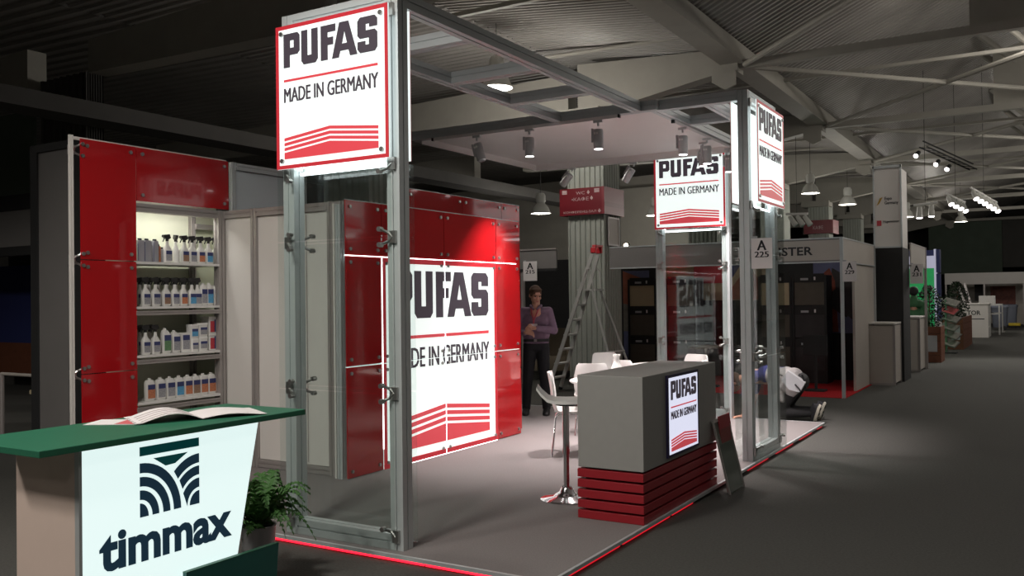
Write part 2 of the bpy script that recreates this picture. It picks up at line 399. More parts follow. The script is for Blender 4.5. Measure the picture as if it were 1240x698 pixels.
for me in (SP_R, SP_L, SP_R1, SP_L1, SP_RU, SP_LU): me.materials.append(MATS['steel'])
def sign(label, loc, rz, group='square brand signs on the portals'):
    t = thing('illuminated_sign', label, 'sign', loc, rz, group); s = .98
    part(t, 'panel', B(0, s, 0, .012, 0, s), 'sign_white')
    part(t, 'border', MB().box(0, s, -.004, 0, 0, .025).box(0, s, -.004, 0, s-.025, s).box(0, .025, -.004, 0, .025, s-.025).box(s-.025, s, -.004, 0, .025, s-.025), 'border_red')
    artwork(t, s, (0, -.002, 0))
    for x in (.055, s-.055):
        for z in (.055, s-.055): put('bolt', BOLT, None, t, (x, 0, z))
    return t
# ------------------------------------------------------------------ glass portals
PH = 3.58
def portal(label, loc, rz, rear=True, led=True):
    t = thing('glass_portal', label, 'portal frame', loc, rz, 'glass portals of the booth')
    for x in (.05, .97): part(t, 'post', MB().beam((x, .05, 0), (x, .05, PH)), 'aluminium')
    part(t, 'top_rail', MB().beam((.1, .05, PH-.05), (.92, .05, PH-.05)), 'aluminium')
    part(t, 'bottom_rail', MB().beam((.1, .05, .05), (.92, .05, .05)), 'aluminium')
    for y in ((-.07, .165) if rear else (-.07,)):
        for z0, z1 in ((.02, .995), (1.005, 1.995), (2.005, 2.485)):
            part(t, 'glass_pane', B(.015, 1.005, y, y+.008, z0, z1), 'glass')
    for z in (1.0, 2.0):
        put('glass_clamp', SP_R, None, t, (.05, 0, z)); put('glass_clamp', SP_L, None, t, (.97, 0, z))
        if rear:
            put('glass_clamp', SP_L, None, t, (.05, .1, z), (0, 0, PI)); put('glass_clamp', SP_R, None, t, (.97, .1, z), (0, 0, PI))
    for z, r, l in ((.09, SP_RU, SP_LU), (2.47, SP_R1, SP_L1), (3.46, SP_R1, SP_L1)):
        put('glass_clamp', r, None, t, (.05, 0, z)); put('glass_clamp', l, None, t, (.97, 0, z))
    if led:
        for x in (.115, .905): part(t, 'led_tube', MB().cyl((x, .05, 2.5), (x, .05, 3.46), .012, n=8), 'led_white', 'white light tube')
        part(t, 'led_tube', MB().cyl((.12, .05, 2.475), (.9, .05, 2.475), .012, n=8), 'led_white', 'white light tube')
    return t
portal('nearest aluminium and glass portal beside the green-topped counter', (-2.13, .09, 0), 0)
portal('aluminium glass portal on the aisle edge with the A 225 card', (-.035, 4.1, 0), R90)
portal('farthest glass portal on the back edge of the platform behind the tables', (-2.17, 7.02, 0), 0, rear=False)
sign('large brand sign facing front on the nearest glass portal', (-2.11, .015, 2.5), 0)
sign('brand sign facing the aisle on the corner portal with the A 225 card', (.045, 4.13, 2.5), R90)
sign('brand sign facing front on the far portal under the spotlights', (-2.15, 6.945, 2.5), 0)
sign('sign turned into the booth on the back of the nearest portal', (-1.125, .235, 2.5), PI)
sign('sign turned into the booth on the back of the aisle-edge portal', (-.21, 5.11, 2.5), -R90)

# ------------------------------------------------------------------ canopy and roof grid
ZB = 3.535
g = thing('beam_ladder', 'aluminium ladder of roof beams running from nearest portal back to the canopy', 'roof beams')
for x in (-2.08, -1.16): part(g, 'side_beam', MB().beam((x, .19, ZB), (x, 4.04, ZB)), 'aluminium')
for y in (1.03, 2.05, 3.05): part(g, 'rung', MB().beam((-2.03, y, ZB), (-1.21, y, ZB)), 'aluminium')
g = thing('beam_ladder', 'short aluminium ladder of roof beams joining canopy to aisle-edge portal', 'roof beams')
for y in (4.15, 5.07): part(g, 'side_beam', MB().beam((-.94, y, ZB), (-.14, y, ZB)), 'aluminium')
part(g, 'rung', MB().beam((-.45, 4.2, ZB), (-.45, 5.02, ZB)), 'aluminium')
c = thing('canopy', 'white flat canopy in an aluminium frame hanging over the booth tables', 'canopy')
part(c, 'ceiling_panel', B(-3.97, -1.04, 4.14, 6.915, 3.53, 3.55), 'canopy_white')
for y in (4.09, 6.965): part(c, 'frame_beam', MB().beam((-4.05, y, ZB), (-.94, y, ZB)), 'aluminium')
for x in (-4.02, -.99): part(c, 'frame_beam', MB().beam((x, 4.14, ZB), (x, 6.915, ZB)), 'aluminium')
part(c, 'inner_lining', MB().box(-3.96, -1.045, 6.905, 6.914, 3.45, 3.53).box(-3.969, -3.96, 4.15, 6.914, 3.45, 3.53), 'canopy_white')
tr = thing('lighting_track', 'white lighting track under the front beam of the canopy', 'track')
part(tr, 'rail', B(-3.7, -1.36, 4.02, 4.055, 3.445, 3.48), 'canopy_white'); part(tr, 'end_cap', B(-1.36, -1.34, 4.02, 4.055, 3.445, 3.48), 'black_plastic'); part(tr, 'end_cap', B(-3.73, -3.70, 4.02, 4.055, 3.445, 3.48), 'black_plastic')
tr = thing('lighting_track', 'white lighting track under the right side beam of the canopy', 'track')
part(tr, 'rail', B(-1.01, -.975, 4.65, 6.85, 3.445, 3.48), 'canopy_white'); part(tr, 'end_cap', B(-1.01, -.975, 4.62, 4.65, 3.445, 3.48), 'black_plastic')
tr = thing('lighting_track', 'white lighting track along the rear beam of the canopy', 'track')
part(tr, 'rail', B(-3.8, -1.2, 6.94, 6.975, 3.445, 3.483), 'canopy_white')
def spot(label, loc, tilt=(0, 0), lit=True, P=350):
    t = thing('track_spotlight', label, 'spotlight', loc, 0, 'cylinder spotlights on the canopy tracks')
    part(t, 'adapter', MB().box(-.05, .05, -.015, .015, -.025, 0).cyl((0, 0, -.025), (0, 0, -.06), .012), 'spot_body')
    M4 = Matrix.Translation((0, 0, -.06)) @ Matrix.Rotation(tilt[1], 4, 'Z') @ Matrix.Rotation(tilt[0], 4, 'Y')
    b = MB().lathe([(.045, -.24), (.052, -.235), (.052, -.05), (.046, -.035), (.02, -.03)], 20, m=M4)
    part(t, 'housing', b, 'spot_body', smooth=True)
    part(t, 'driver_box', MB().box(-.075, -.052, -.02, .02, -.17, -.02, M4), 'spot_body', bevel=.003)
    part(t, 'vent_label', MB().box(.0, .018, -.0535, -.05, -.09, -.07, M4).box(-.028, -.008, -.0535, -.045, -.09, -.07, M4), 'white_plastic')
    part(t, 'lens', MB().lathe([(.0, -.243), (.044, -.243), (.044, -.241)], 20, m=M4), 'spot_lens' if lit else 'pot_white', smooth=True)
    if lit:
        l = bpy.data.lights.new('spot_lamp', 'SPOT'); l.energy = P; l.color = (1, .90, .88); l.spot_size = math.radians(85); l.spot_blend = .6; l.shadow_soft_size = .045
        o = bpy.data.objects.new('spot_lamp', l); COL.objects.link(o); o.parent = t; o.matrix_local = M4 @ Matrix.Translation((0, 0, -.25))
    return t
spot('tilted spotlight leftmost on the front canopy track', (-3.11, 4.04, 3.445), (-.28, 0), False)
spot('lit spotlight in the middle of the front canopy track', (-2.42, 4.04, 3.445))
spot('lit spotlight right end of the front canopy track', (-1.59, 4.04, 3.445))
spot('lit spotlight nearest on the right side canopy track', (-.99, 4.92, 3.445))
spot('lit spotlight second on the right side canopy track', (-.99, 5.72, 3.445))
spot('lit spotlight farthest on the right side canopy track', (-.99, 6.55, 3.445))
spot('unlit white spotlight on rear canopy track before the red direction box', (-3.4, 6.955, 3.445), (.75, 0), False)
spot('unlit white spotlight on rear canopy track left of the far sign', (-2.45, 6.955, 3.445), (.6, 0), False)
spot('lit spotlight hanging in front of the far sign lettering', (-1.29, 6.45, 3.53), (0, 0), True, 120)

# ------------------------------------------------------------------ red display wall
dw = thing('display_wall', 'glossy red display wall with large backlit brand graphic left of the ladder', 'display wall', (-2.94, 1.63, 0), R90)
def pane(par, x0, x1, z0, z1, m, y=0, g=.004, bolts=True, nm='red_panel'):
    p = part(par, nm, B(x0+g, x1-g, y, y+.01, z0+g, z1-g), m)
    if bolts:
        for bx in (x0+.06, x1-.06):
            for bz in (z0+.06, z1-.06): put('bolt', BOLT, None, p, (bx, y, bz))
    return p
cols = (0, .5, 1.51, 2.52, 3.03)
for i in range(4):
    a, b = cols[i], cols[i+1]
    pane(dw, a, b, 2.0, 2.5, 'red_gloss')
    for z in (0, 1):
        if i in (0, 3): pane(dw, a, b, z+.005, z+1, 'red_gloss')
        else: pane(dw, a, b, z+.005, z+1, 'wall_white', nm='graphic_panel')
part(dw, 'border', MB().box(.505, 2.515, -.003, .002, .006, .055).box(.505, 2.515, -.003, .002, 1.945, 1.996).box(.505, .555, -.003, .002, .055, 1.945).box(2.465, 2.515, -.003, .002, .055, 1.945), 'border_red')
artwork(dw, 2.0, (.51, -.003, 0))
part(dw, 'light_gap', MB().box(1.506, 1.514, -.006, -.004, .006, 2.0), 'led_white', 'bright seam between the panels')  # glowing strips laid over the seams stand in for light shining through
part(dw, 'light_gap', MB().box(.0, 2.95, -.005, .012, 1.996, 2.004), 'led_white', 'bright seam between the panels')
part(dw, 'light_gap', MB().box(.495, .505, -.005, .012, .2, 1.99), 'led_white', 'bright seam between the panels')
part(dw, 'light_gap', MB().box(.0, 3.0, -.006, .012, .997, 1.003), 'sign_white', 'bright seam between the panels')
part(dw, 'light_gap', MB().box(.9, 2.5, -.004, .012, .0, .006), 'led_white', 'bright seam under the panels')
for x in (.03, .52, 1.51, 2.52, 2.99): part(dw, 'frame_post', MB().beam((x, .09, 0), (x, .09, 2.46), .06), 'aluminium')
for z in (.03, 1.0, 2.0, 2.43): part(dw, 'frame_rail', MB().beam((.06, .09, z), (2.97, .09, z), .04), 'aluminium')
part(dw, 'top_edge', B(0, 3.03, -.001, .012, 2.497, 2.504), 'aluminium')  # pale strip added to draw the highlight along the wall's top edge
part(dw, 'backing', B(0, 3.03, .13, .15, 0, 2.47), 'white_panel')
bw = thing('rear_wall', 'higher red panel wall standing just behind the backlit brand graphic wall', 'display wall', (-3.14, 2.78, 0), R90)
for a, b in ((0, 1.0), (1.0, 1.82), (1.82, 2.24)):
    pane(bw, a, b, 1.75, 2.73, 'red_gloss'); pane(bw, a, b, .75, 1.75, 'red_gloss', bolts=False); pane(bw, a, b, 0, .75, 'red_gloss', bolts=False)
for x in (.03, 1.0, 1.82, 2.2): part(bw, 'frame_post', MB().beam((x, .07, 0), (x, .07, 2.72), .06), 'aluminium')
part(bw, 'top_edge', B(0, 2.24, -.001, .012, 2.727, 2.734), 'aluminium')  # pale strip draws the rear wall's edge highlight as well
part(bw, 'top_rail', MB().beam((-.2, .07, 2.69), (2.2, .07, 2.69), .05), 'aluminium')

# ------------------------------------------------------------------ pale partition, side panel, product cabinet
pw = thing('partition_wall', 'pale panelled partition wall between product cabinet and red display wall', 'partition', (0, 1.73, 0))
px = (-4.63, -4.17, -3.18)
for x in px: part(pw, 'post', MB().beam((x, 0, 0), (x, 0, 2.5), .075), 'wall_frame')
part(pw, 'post', MB().beam((-3.02, 0, 0), (-3.02, 0, 2.5), .05), 'wall_frame')
for a, b in ((-4.59, -4.21), (-4.13, -3.22), (-3.14, -3.05)):
    part(pw, 'panel', B(a, b, -.01, .01, .08, 2.42), 'white_panel')
    part(pw, 'top_rail', MB().beam((a, 0, 2.46), (b, 0, 2.46), .075), 'wall_frame'); part(pw, 'bottom_rail', MB().beam((a, 0, .04), (b, 0, .04), .07), 'wall_frame')
part(pw, 'hanging_strip', B(-3.5, -3.49, -.014, -.011, .1, 2.4), 'wall_frame')
sp = thing('partition_panel', 'bluish white framed panel rising above the pale partition wall', 'partition', (-4.6, 1.8, 0), R90)
part(sp, 'panel', B(.05, 1.0, -.01, .01, .1, 2.92), 'bluish_panel')
for x in (.025, 1.02): part(sp, 'post', MB().beam((x, 0, 0), (x, 0, 3.0), .05), 'aluminium')
part(sp, 'top_rail', MB().beam((.05, 0, 2.96), (1.0, 0, 2.96), .07), 'aluminium')

cb = thing('product_cabinet', 'tall red panelled cabinet with open lit shelves of cleaning products', 'cabinet', (-4.57, 0, 0), R90)
# local x = world y, local y = away from the viewer (-x world)
part(cb, 'outer_post', MB().beam((.095, .03, 0), (.095, .03, 3.02), .03), 'white_panel')
for z0, z1 in ((0, 1.0), (1.0, 1.97), (1.97, 3.0)): pane(cb, .16, .70, z0, z1, 'red_gloss')
pane(cb, .70, 1.75, 2.51, 3.0, 'red_gloss')
part(cb, 'top_rail', B(.11, 1.74, .02, .05, 2.985, 3.01), 'white_panel')
for z in (1.0, 1.97, 2.9): put('glass_clamp', SP_R, None, cb, (.115, .06, z))
part(cb, 'side_post', MB().beam((1.66, .04, 0), (1.66, .04, 2.5), .075), 'wall_frame')
part(cb, 'head_rail', MB().beam((.7, .05, 2.46), (1.62, .05, 2.46), .075), 'wall_frame')
part(cb, 'back_panel', B(.69, 1.95, .42, .44, 0, 2.98), 'cream_panel')
part(cb, 'side_panel', MB().box(.68, .69, .02, .42, 0, 2.5).box(1.93, 1.95, .1, .42, 0, 2.5), 'cream_panel')
part(cb, 'back_post', MB().beam((1.62, .39, 0), (1.62, .39, 2.5), .05).beam((1.64, .37, 2.36), (1.93, .37, 2.36), .05), 'wall_frame')
SH = (1.97, 1.565, 1.125, .70)
for i, z in enumerate(SH):
    part(cb, 'shelf', B(.69, 1.625, .0, .40, z-.022, z), 'white_plastic')
    if i: part(cb, 'shelf_fascia', MB().beam((.69, .02, z-.06), (1.625, .02, z-.06), .072, .04), 'wall_frame')
part(cb, 'light_bar', B(.75, 1.6, .12, .15, 2.47, 2.49), 'led_white', 'white light bar above the shelves')

LABM = ['label_grey', 'label_grey', 'label_brown', 'label_grey', 'label_orange', 'label_sky', 'label_grey']
ORD = ['first', 'second', 'third', 'fourth', 'fifth', 'sixth', 'seventh', 'eighth', 'ninth']
def lab(par, w, z0, z1, x, pic, top=True):
    part(par, 'bottle_label', B(x, x+.0015, -w, w, z0, z1), 'white_plastic')
    if top: part(par, 'label_band', B(x+.0015, x+.0025, -w*.9, w*.9, z1-(z1-z0)*.36, z1-.004), 'label_blue')
    part(par, 'label_picture', B(x+.0015, x+.0025, -w*.9, w*.9, z0+.006, z1-(z1-z0)*.36), pic)
def spray(label, loc, pic, grp, rz=0):
    t = thing('spray_bottle', label, 'bottle', loc, rz, grp)
    part(t, 'body', MB().loft([(0, .024, .036), (.004, .027, .04), (.125, .027, .04), (.145, .022, .030), (.165, .013, .015), (.20, .012, .012), (.203, .011, .011)], 14, .55), 'white_plastic', smooth=True)
    h = MB().cyl((0, 0, .203), (0, 0, .225), .014, n=12)
    h.add([(-.014, -.05, .245), (-.014, -.045, .262), (-.014, .02, .27), (-.014, .034, .235), (-.014, .012, .222), (-.014, -.02, .225), (.014, -.05, .245), (.014, -.045, .262), (.014, .02, .27), (.014, .034, .235), (.014, .012, .222), (.014, -.02, .225)],
          [(0,1,2,3,4,5), (11,10,9,8,7,6)]+[(i, i+6, (i+1) % 6+6, (i+1) % 6) for i in range(6)])
    h.tube([(0, -.03, .235), (0, -.038, .215), (0, -.046, .197)], .006, 6)
    part(t, 'trigger_head', h, 'black_plastic'); lab(t, .036, .014, .118, .0272, pic); return t
def jug(label, loc, pic, grp, h=.19, w=.04, name='bottle', slant=False):
    t = thing(name, label, 'bottle', loc, 0, grp)
    sec = [(0, .027, w*.92), (.004, .03, w), (h*.78, .03, w), (h*.90, .024, w*.8), (h*.93, .013, .014)] if not slant else [(0, .027, w*.92), (.004, .03, w), (h*.75, .03, w), (h*.9, .022, w*.6, 0, -.012), (h*.93, .013, .014, 0, -.014)]
    part(t, 'body', MB().loft(sec, 14, .45), 'white_plastic', smooth=True)
    cy = -.014 if slant else 0
    part(t, 'cap', MB().cyl((0, cy, h*.92), (0, cy, h), .016, n=12), 'white_plastic'); lab(t, w*.92, h*.08, h*.74, .0305, pic); return t
XS = -4.66
def yy(p): return .82+(p-167)*.00947-.02
P1 = [197.6, 207.5, 218, 227.7, 238, 248, 258]
for i, p in enumerate(P1):
    spray('%s black-topped spray bottle from the left on the top shelf' % ORD[i], (XS, yy(p), SH[0]), LABM[i], 'spray bottles on the top shelf', 0 if i != 1 else 1.2)
def can(label, loc, w, h, m):
    t = thing('product_can', label, 'can', loc, 0, 'tins at the left of the top shelf')
    part(t, 'body', MB().loft([(0, .03, w), (h-.012, .03, w), (h, .026, w*.9)], 14, .4), m, smooth=True)
    part(t, 'cap', MB().cyl((0, 0, h), (0, 0, h+.016), .018, n=12), 'black_plastic'); part(t, 'edge_band', B(.029, .0315, -w*.98, -w*.9, .01, h-.015), 'label_blue'); return t
can('tall grey tin half hidden by the red panel on the top shelf', (XS, yy(166.5), SH[0]), .04, .2, 'tin_grey')
can('broad grey tin second from the red panel on the top shelf', (XS, yy(174), SH[0]), .042, .2, 'tin_grey')
can('grey tin third from the red panel on the top shelf', (XS, yy(183), SH[0]), .03, .2, 'tin_grey')
can('small orange tin between grey tin and spray bottles on the top shelf', (XS-.03, yy(188.8), SH[0]), .018, .155, 'label_orange')
can('small pale tin touching the first spray bottle on the top shelf', (XS-.03, yy(193), SH[0]), .016, .13, 'pot_white')
for i, p in enumerate((172.5, 183.5, 195.5, 206, 216, 226.5, 233.5)):
    spray('%s white spray bottle from the left in front row of second shelf' % ORD[i], (XS, yy(p), SH[1]), LABM[i], 'front row of spray bottles on the second shelf')
for i in range(6):
    spray('%s spray bottle from the left in back row of second shelf' % ORD[i], (XS-.12, yy(172+i*10.6)+.03, SH[1]+.0), 'label_grey', 'back row of spray bottles on the second shelf')
for i, (p, pc) in enumerate(((240.5, 'label_grey'), (248, 'label_sky'), (257, 'label_brown'))):
    jug(('white bottle with grey label right of the spray bottles on second shelf', 'white bottle with sky blue label on the second shelf', 'white bottle with brown picture label at right end of second shelf')[i], (XS, yy(p), SH[1]), pc, 'white capped bottles on the second shelf', .22, .038)
for i, p in enumerate((172, 183)):
    spray(('leftmost', 'second')[i]+' front spray bottle beside the red panel on the third shelf', (XS, yy(p), SH[2]), 'label_grey', 'spray bottles on the third shelf')
    spray(('leftmost', 'second')[i]+' rear spray bottle showing only its black top on third shelf', (XS-.12, yy(p)+.03, SH[2]), 'label_grey', 'spray bottles on the third shelf')
jug('white slant-shouldered bottle with green label on the third shelf', (XS, yy(195), SH[2]), 'label_green', 'slant-shouldered bottles on the third shelf', .235, .044, slant=True)
jug('white slant-shouldered bottle with grey label on the third shelf', (XS, yy(206), SH[2]), 'label_grey', 'slant-shouldered bottles on the third shelf', .21, .042, slant=True)
def tub(label, loc, w, h, pic, grp, name='product_tub'):
    t = thing(name, label, 'tub', loc, 0, grp)
    part(t, 'body', MB().loft([(0, .038, w*.93), (h*.82, .04, w), (h*.82, .04, w)], 14, .35), 'white_plastic', smooth=True)
    part(t, 'lid', MB().loft([(h*.83, .043, w*1.06), (h*.97, .043, w*1.06), (h, .04, w)], 14, .35), 'white_plastic', smooth=True); lab(t, w*.8, h*.14, h*.72, .0405, pic); return t
b = thing('product_box', 'white and blue carton standing left of the tubs on the third shelf', 'box', (XS, yy(217), SH[2]))
part(b, 'carton', B(-.03, .03, -.05, .05, 0, .185), 'white_plastic', bevel=.003); lab(b, .043, .02, .165, .0305, 'label_grey')
tub('lower white tub of the left tub stack on the third shelf', (XS, yy(227.5), SH[2]), .044, .12, 'label_grey', 'stacked tubs on the third shelf')
tub('upper white tub of the left tub stack on the third shelf', (XS, yy(227), SH[2]+.12), .048, .14, 'label_sky', 'stacked tubs on the third shelf')
tub('lower blue-sided tub of the right tub stack on the third shelf', (XS, yy(238), SH[2]), .055, .135, 'label_grey', 'stacked tubs on the third shelf')
tub('upper blue-sided tub of the right tub stack on the third shelf', (XS, yy(238), SH[2]+.135), .055, .135, 'label_grey', 'stacked tubs on the third shelf')
for k, nm in ((0, 'lower'), (1, 'upper')):
    t = thing('product_pail', nm+' square white and blue pail at right end of third shelf', 'pail', (XS-.02, yy(253.5), SH[2]+k*.165), 0, 'pails on the third shelf')
    part(t, 'body', B(-.07, .05, -.075, .075, 0, .14), 'white_plastic', bevel=.006); part(t, 'lid', B(-.076, .056, -.082, .082, .14, .165), 'white_plastic', bevel=.004)
    part(t, 'label_band', B(.05, .052, -.01, .055, .012, .135), 'label_blue'); part(t, 'label_picture', B(.05, .052, -.06, -.012, .012, .12), 'label_red')
for i, p in enumerate((176, 188, 199, 209.6, 220, 229.7, 239.5, 249.5, 260)):
    jug('%s white bottle from the left on the lowest shelf' % ORD[i], (XS, yy(p), SH[3]), ['label_orange', 'label_grey', 'label_grey', 'label_sky', 'label_orange', 'label_brown', 'label_orange', 'label_orange', 'label_green'][i], 'white bottles on the lowest shelf', .205, .046)

# ------------------------------------------------------------------ green-topped information counter
ic = thing('information_counter', 'lit white information counter with green top at lower left', 'counter', (0, 0, FL))
part(ic, 'counter_top', MB().prism([(-1.47, 1.06), (-.88, 1.06), (-.88, 1.088), (-1.47, 1.088)], -2.42, -1.0), 'tim_green', bevel=.003)
part(ic, 'body', MB().add([(-1.42, -2.20, 0), (-1.0, -2.20, 0), (-1.0, -1.47, 0), (-1.42, -1.47, 0), (-1.42, -2.20, 1.06), (-1.0, -2.20, 1.06), (-1.0, -1.22, 1.06), (-1.42, -1.22, 1.06)],
     [(0,3,2,1),(4,5,6,7),(0,1,5,4),(1,2,6,5),(2,3,7,6),(3,0,4,7)]), 'tim_body')
lb = part(ic, 'light_panel', MB().add([(-1.0, -2.185, .03), (-.975, -2.185, .03), (-.975, -1.46, .03), (-1.0, -1.46, .03), (-1.0, -2.185, 1.045), (-.975, -2.185, 1.045), (-.975, -1.235, 1.045), (-1.0, -1.235, 1.045)],
     [(0,3,2,1),(4,5,6,7),(0,1,5,4),(1,2,6,5),(2,3,7,6),(3,0,4,7)]), 'tim_white', 'glowing white front panel')
part(ic, 'panel_frame', MB().box(-1.0, -.972, -2.2, -2.186, 0, 1.05).box(-.998, -.97, -2.2, -1.235, 1.046, 1.06), 'aluminium')
def arc(cx, r0, r1, a0, a1, kx, n=14):
    f = lambda r, a: (cx+kx*r*math.cos(a), r*math.sin(a))
    return [f(r1, a0+(a1-a0)*i/n) for i in range(n+1)]+[f(r0, a1+(a0-a1)*i/n) for i in range(n+1)]
H = PI/2
LW, LH = .315, .305
def lg(poly): return [(x*LW, z*LH) for x, z in poly]
left = [arc(0, 0.001, .20, 0, H, .68), arc(0, .25, .385, 0, H, .80), arc(0, .44, .575, 0, H, .86), arc(0, .63, .77, 0, H, .88)]
def rarc(r0, r1, kx, n=40):        # bands on the right stop short of the left group's rim
    ok = lambda x, z: (x/.735)**2+(z/.825)**2 > 1
    P = lambda r: [(1-kx*r*math.sin(H*i/n), r*math.cos(H*i/n)) for i in range(n+1) if ok(1-kx*r*math.sin(H*i/n), r*math.cos(H*i/n))]
    return P(r1)+P(max(r0, .002))[::-1]
right = [rarc(0, .20, .85), rarc(.25, .39, .85), rarc(.44, .575, .85), rarc(.62, .76, .85)]
put('emblem_bands', shapes([lg(p) for p in left+right]), 'navy_ink', ic, (-.973, -1.915, .715), (0, 0, R90))
put('emblem_bar', shapes([lg([(0, .87), (1, .87), (1, 1), (0, 1)]), lg([(.22, .81), (.8, .81), (.58, .68), (.42, .67)])]), 'green_ink', ic, (-.973, -1.915, .715), (0, 0, R90))
put('name_lettering', text('timmax', (0, 0, .70, .165), bold=.035), 'navy_ink', ic, (-.973, -2.11, .52), (0, 0, R90))
gp = thing('green_plinth', 'low dark green plinth block at foot of the lit white counter', 'plinth', (0, 0, FL))
part(gp, 'panel', MB().prism([(-1.72, 0), (-1.20, 0), (-1.16, .43), (-1.72, .43)], -.012, .012, Matrix.Translation((-.93, 0, 0)) @ Matrix.Rotation(R90, 4, 'Z')), 'tim_dark_green')
part(gp, 'top_edge', MB().box(-.943, -.917, -1.72, -1.16, .43, .434), 'tim_green')
part(gp, 'foot', B(-1.0, -.94, -1.7, -1.2, 0, .02), 'tim_dark_green')
# brochures on the counter
ZT = FL+1.0885
br = thing('brochure', 'open brochure with curling white pages on the green counter top', 'brochure', (-1.17, -1.46, ZT), math.radians(64))
def page(x0, x1, amp, w=.30, n=10, dz=0):
    m = MB(); vs = []; fs = []
    for i in range(n+1):
        t = i/n; x = x0+(x1-x0)*t; z = .004+dz+amp*math.sin(PI*min(1, t*1.1))*(1-.35*t)
        vs += [(x, -w/2, z), (x, w/2, z), (x, -w/2, z+.002), (x, w/2, z+.002)]
    for i in range(n):
        k = 4*i; fs += [(k, k+4, k+5, k+1), (k+2, k+3, k+7, k+6), (k, k+2, k+6, k+4), (k+1, k+5, k+7, k+3)]
    fs += [(0, 1, 3, 2), (4*n, 4*n+2, 4*n+3, 4*n+1)]
    return m.add(vs, fs)
part(br, 'page', page(0, -.30, .04), 'paper', smooth=True); part(br, 'page', page(0, .31, .016), 'paper', smooth=True)
part(br, 'page', page(0, -.29, .035, .29, dz=.002), 'paper', smooth=True)
for k in range(4): 
    m = page(0, -.30, .04, .012, dz=.0012); m.v = [(x, y-.11+k*.06, z) for x, y, z in m.v]; part(br, 'print_line', m, 'paper_print')
lf = thing('leaflet', 'red and white leaflet lying under the open brochure', 'leaflet', (-1.33, -1.76, ZT), math.radians(30))
part(lf, 'sheet', B(-.13, .13, -.09, .09, 0, .002), 'paper'); part(lf, 'picture', B(.01, .12, -.08, .085, .002, .003), 'paper_red')
# fern
fn = thing('potted_fern', 'green fern in a pale pot between lit counter and glass portal', 'plant', (-1.60, -.66, FL))
part(fn, 'pot', MB().lathe([(.0, 0), (.085, 0), (.10, .32), (.108, .33), (.096, .33), (.09, .29), (.0, .29)], 24), 'pot_white', smooth=True)
part(fn, 'soil', MB().lathe([(.0, .288), (.091, .288), (.091, .294), (0, .296)], 16), 'charcoal')
def frond(az, L, up, dr, seed):
    r = random.Random(seed); m = MB(); pts = []
    for i in range(17):
        t = i/16; pts.append(Vector((math.cos(az)*L*t, math.sin(az)*L*t, .29+up*math.sin(t*PI*.62)-dr*t*t)))
    m.tube(pts, [.004*(1-.7*i/16) for i in range(17)], 5)
    side = Vector((-math.sin(az), math.cos(az), 0))
    for i in range(2, 17):
        t = i/16; w = .075*math.sin(PI*min(1, t*.85+.15))**.7*(1.05-t*.6); d = (pts[i]-pts[i-1]).normalized()
        for sgn in (1, -1):
            e = pts[i]+side*sgn*w+d*w*.35+Vector((0, 0, -.18*w+r.uniform(-.012, .012))); b0 = pts[i]-d*.012; b1 = pts[i]+d*.012
            mid = (pts[i]+e)/2+Vector((0, 0, .012)); q = d*.011
            m.add([b0, b1, mid+q, e, mid-q], [(0, 1, 2, 3, 4)])
    return m
r = random.Random(3)
for k in range(34):
    az = k*2.39996+r.uniform(-.2, .2); part(fn, 'frond', frond(az, r.uniform(.22, .40), r.uniform(.10, .40), r.uniform(.02, .26), k), 'fern_green')

# ------------------------------------------------------------------ reception counter
rc = thing('reception_counter', 'grey reception counter on red slatted base with a lit brand screen', 'counter')
part(rc, 'body', B(-.53, -.02, 1.40, 2.98, .37, 1.035), 'counter_grey', bevel=.003)
part(rc, 'core', B(-.49, -.06, 1.44, 2.94, 0, .37), 'charcoal')
for k in range(5): part(rc, 'slat', B(-.535, -.021, 1.395, 2.985, .002+k*.074, .06+k*.074), 'slat_red', bevel=.002)
sc = thing('counter_screen', 'upright lit brand screen on the aisle side of the grey reception counter', 'screen', (-.004, 1.83, .40), R90)
part(sc, 'bezel', MB().box(0, .67, -.002, .016, 0, .02).box(0, .67, -.002, .016, .59, .61).box(0, .02, -.002, .016, .02, .59).box(.65, .67, -.002, .016, .02, .59), 'screen_ink')
part(sc, 'display', B(.02, .65, 0, .016, .02, .59), 'screen_white')
artwork(sc, 1, (.015, -.001, .0), ink='screen_ink', sx=.655, sz=.60)
# two acrylic sheets leaning on the counter end
ls = thing('leaning_sheet', 'clear acrylic sheet leaning against far end of the reception counter', 'sheet', (.14, 2.82, FL), R90)
Mx = Matrix.Rotation(math.radians(-13), 4, 'X')
part(ls, 'sheet', MB().box(0, .40, -.006, .006, 0, .62, Mx), 'acrylic'); part(ls, 'wrapping_edge', MB().box(0, .40, -.008, .008, .60, .625, Mx).box(0, .012, -.008, .008, 0, .6, Mx).box(.388, .40, -.008, .008, 0, .6, Mx), 'wall_frame')
part(ls, 'foil_backing', MB().box(.012, .388, .0065, .009, .01, .6, Mx), 'grey_panel')
l2 = thing('leaning_sheet', 'dark red sheet behind the clear acrylic sheet at the counter end', 'sheet', (.085, 2.90, FL), R90)
part(l2, 'sheet', MB().box(.04, .34, -.005, .005, 0, .63, Matrix.Rotation(math.radians(-7), 4, 'X')), 'slat_red')

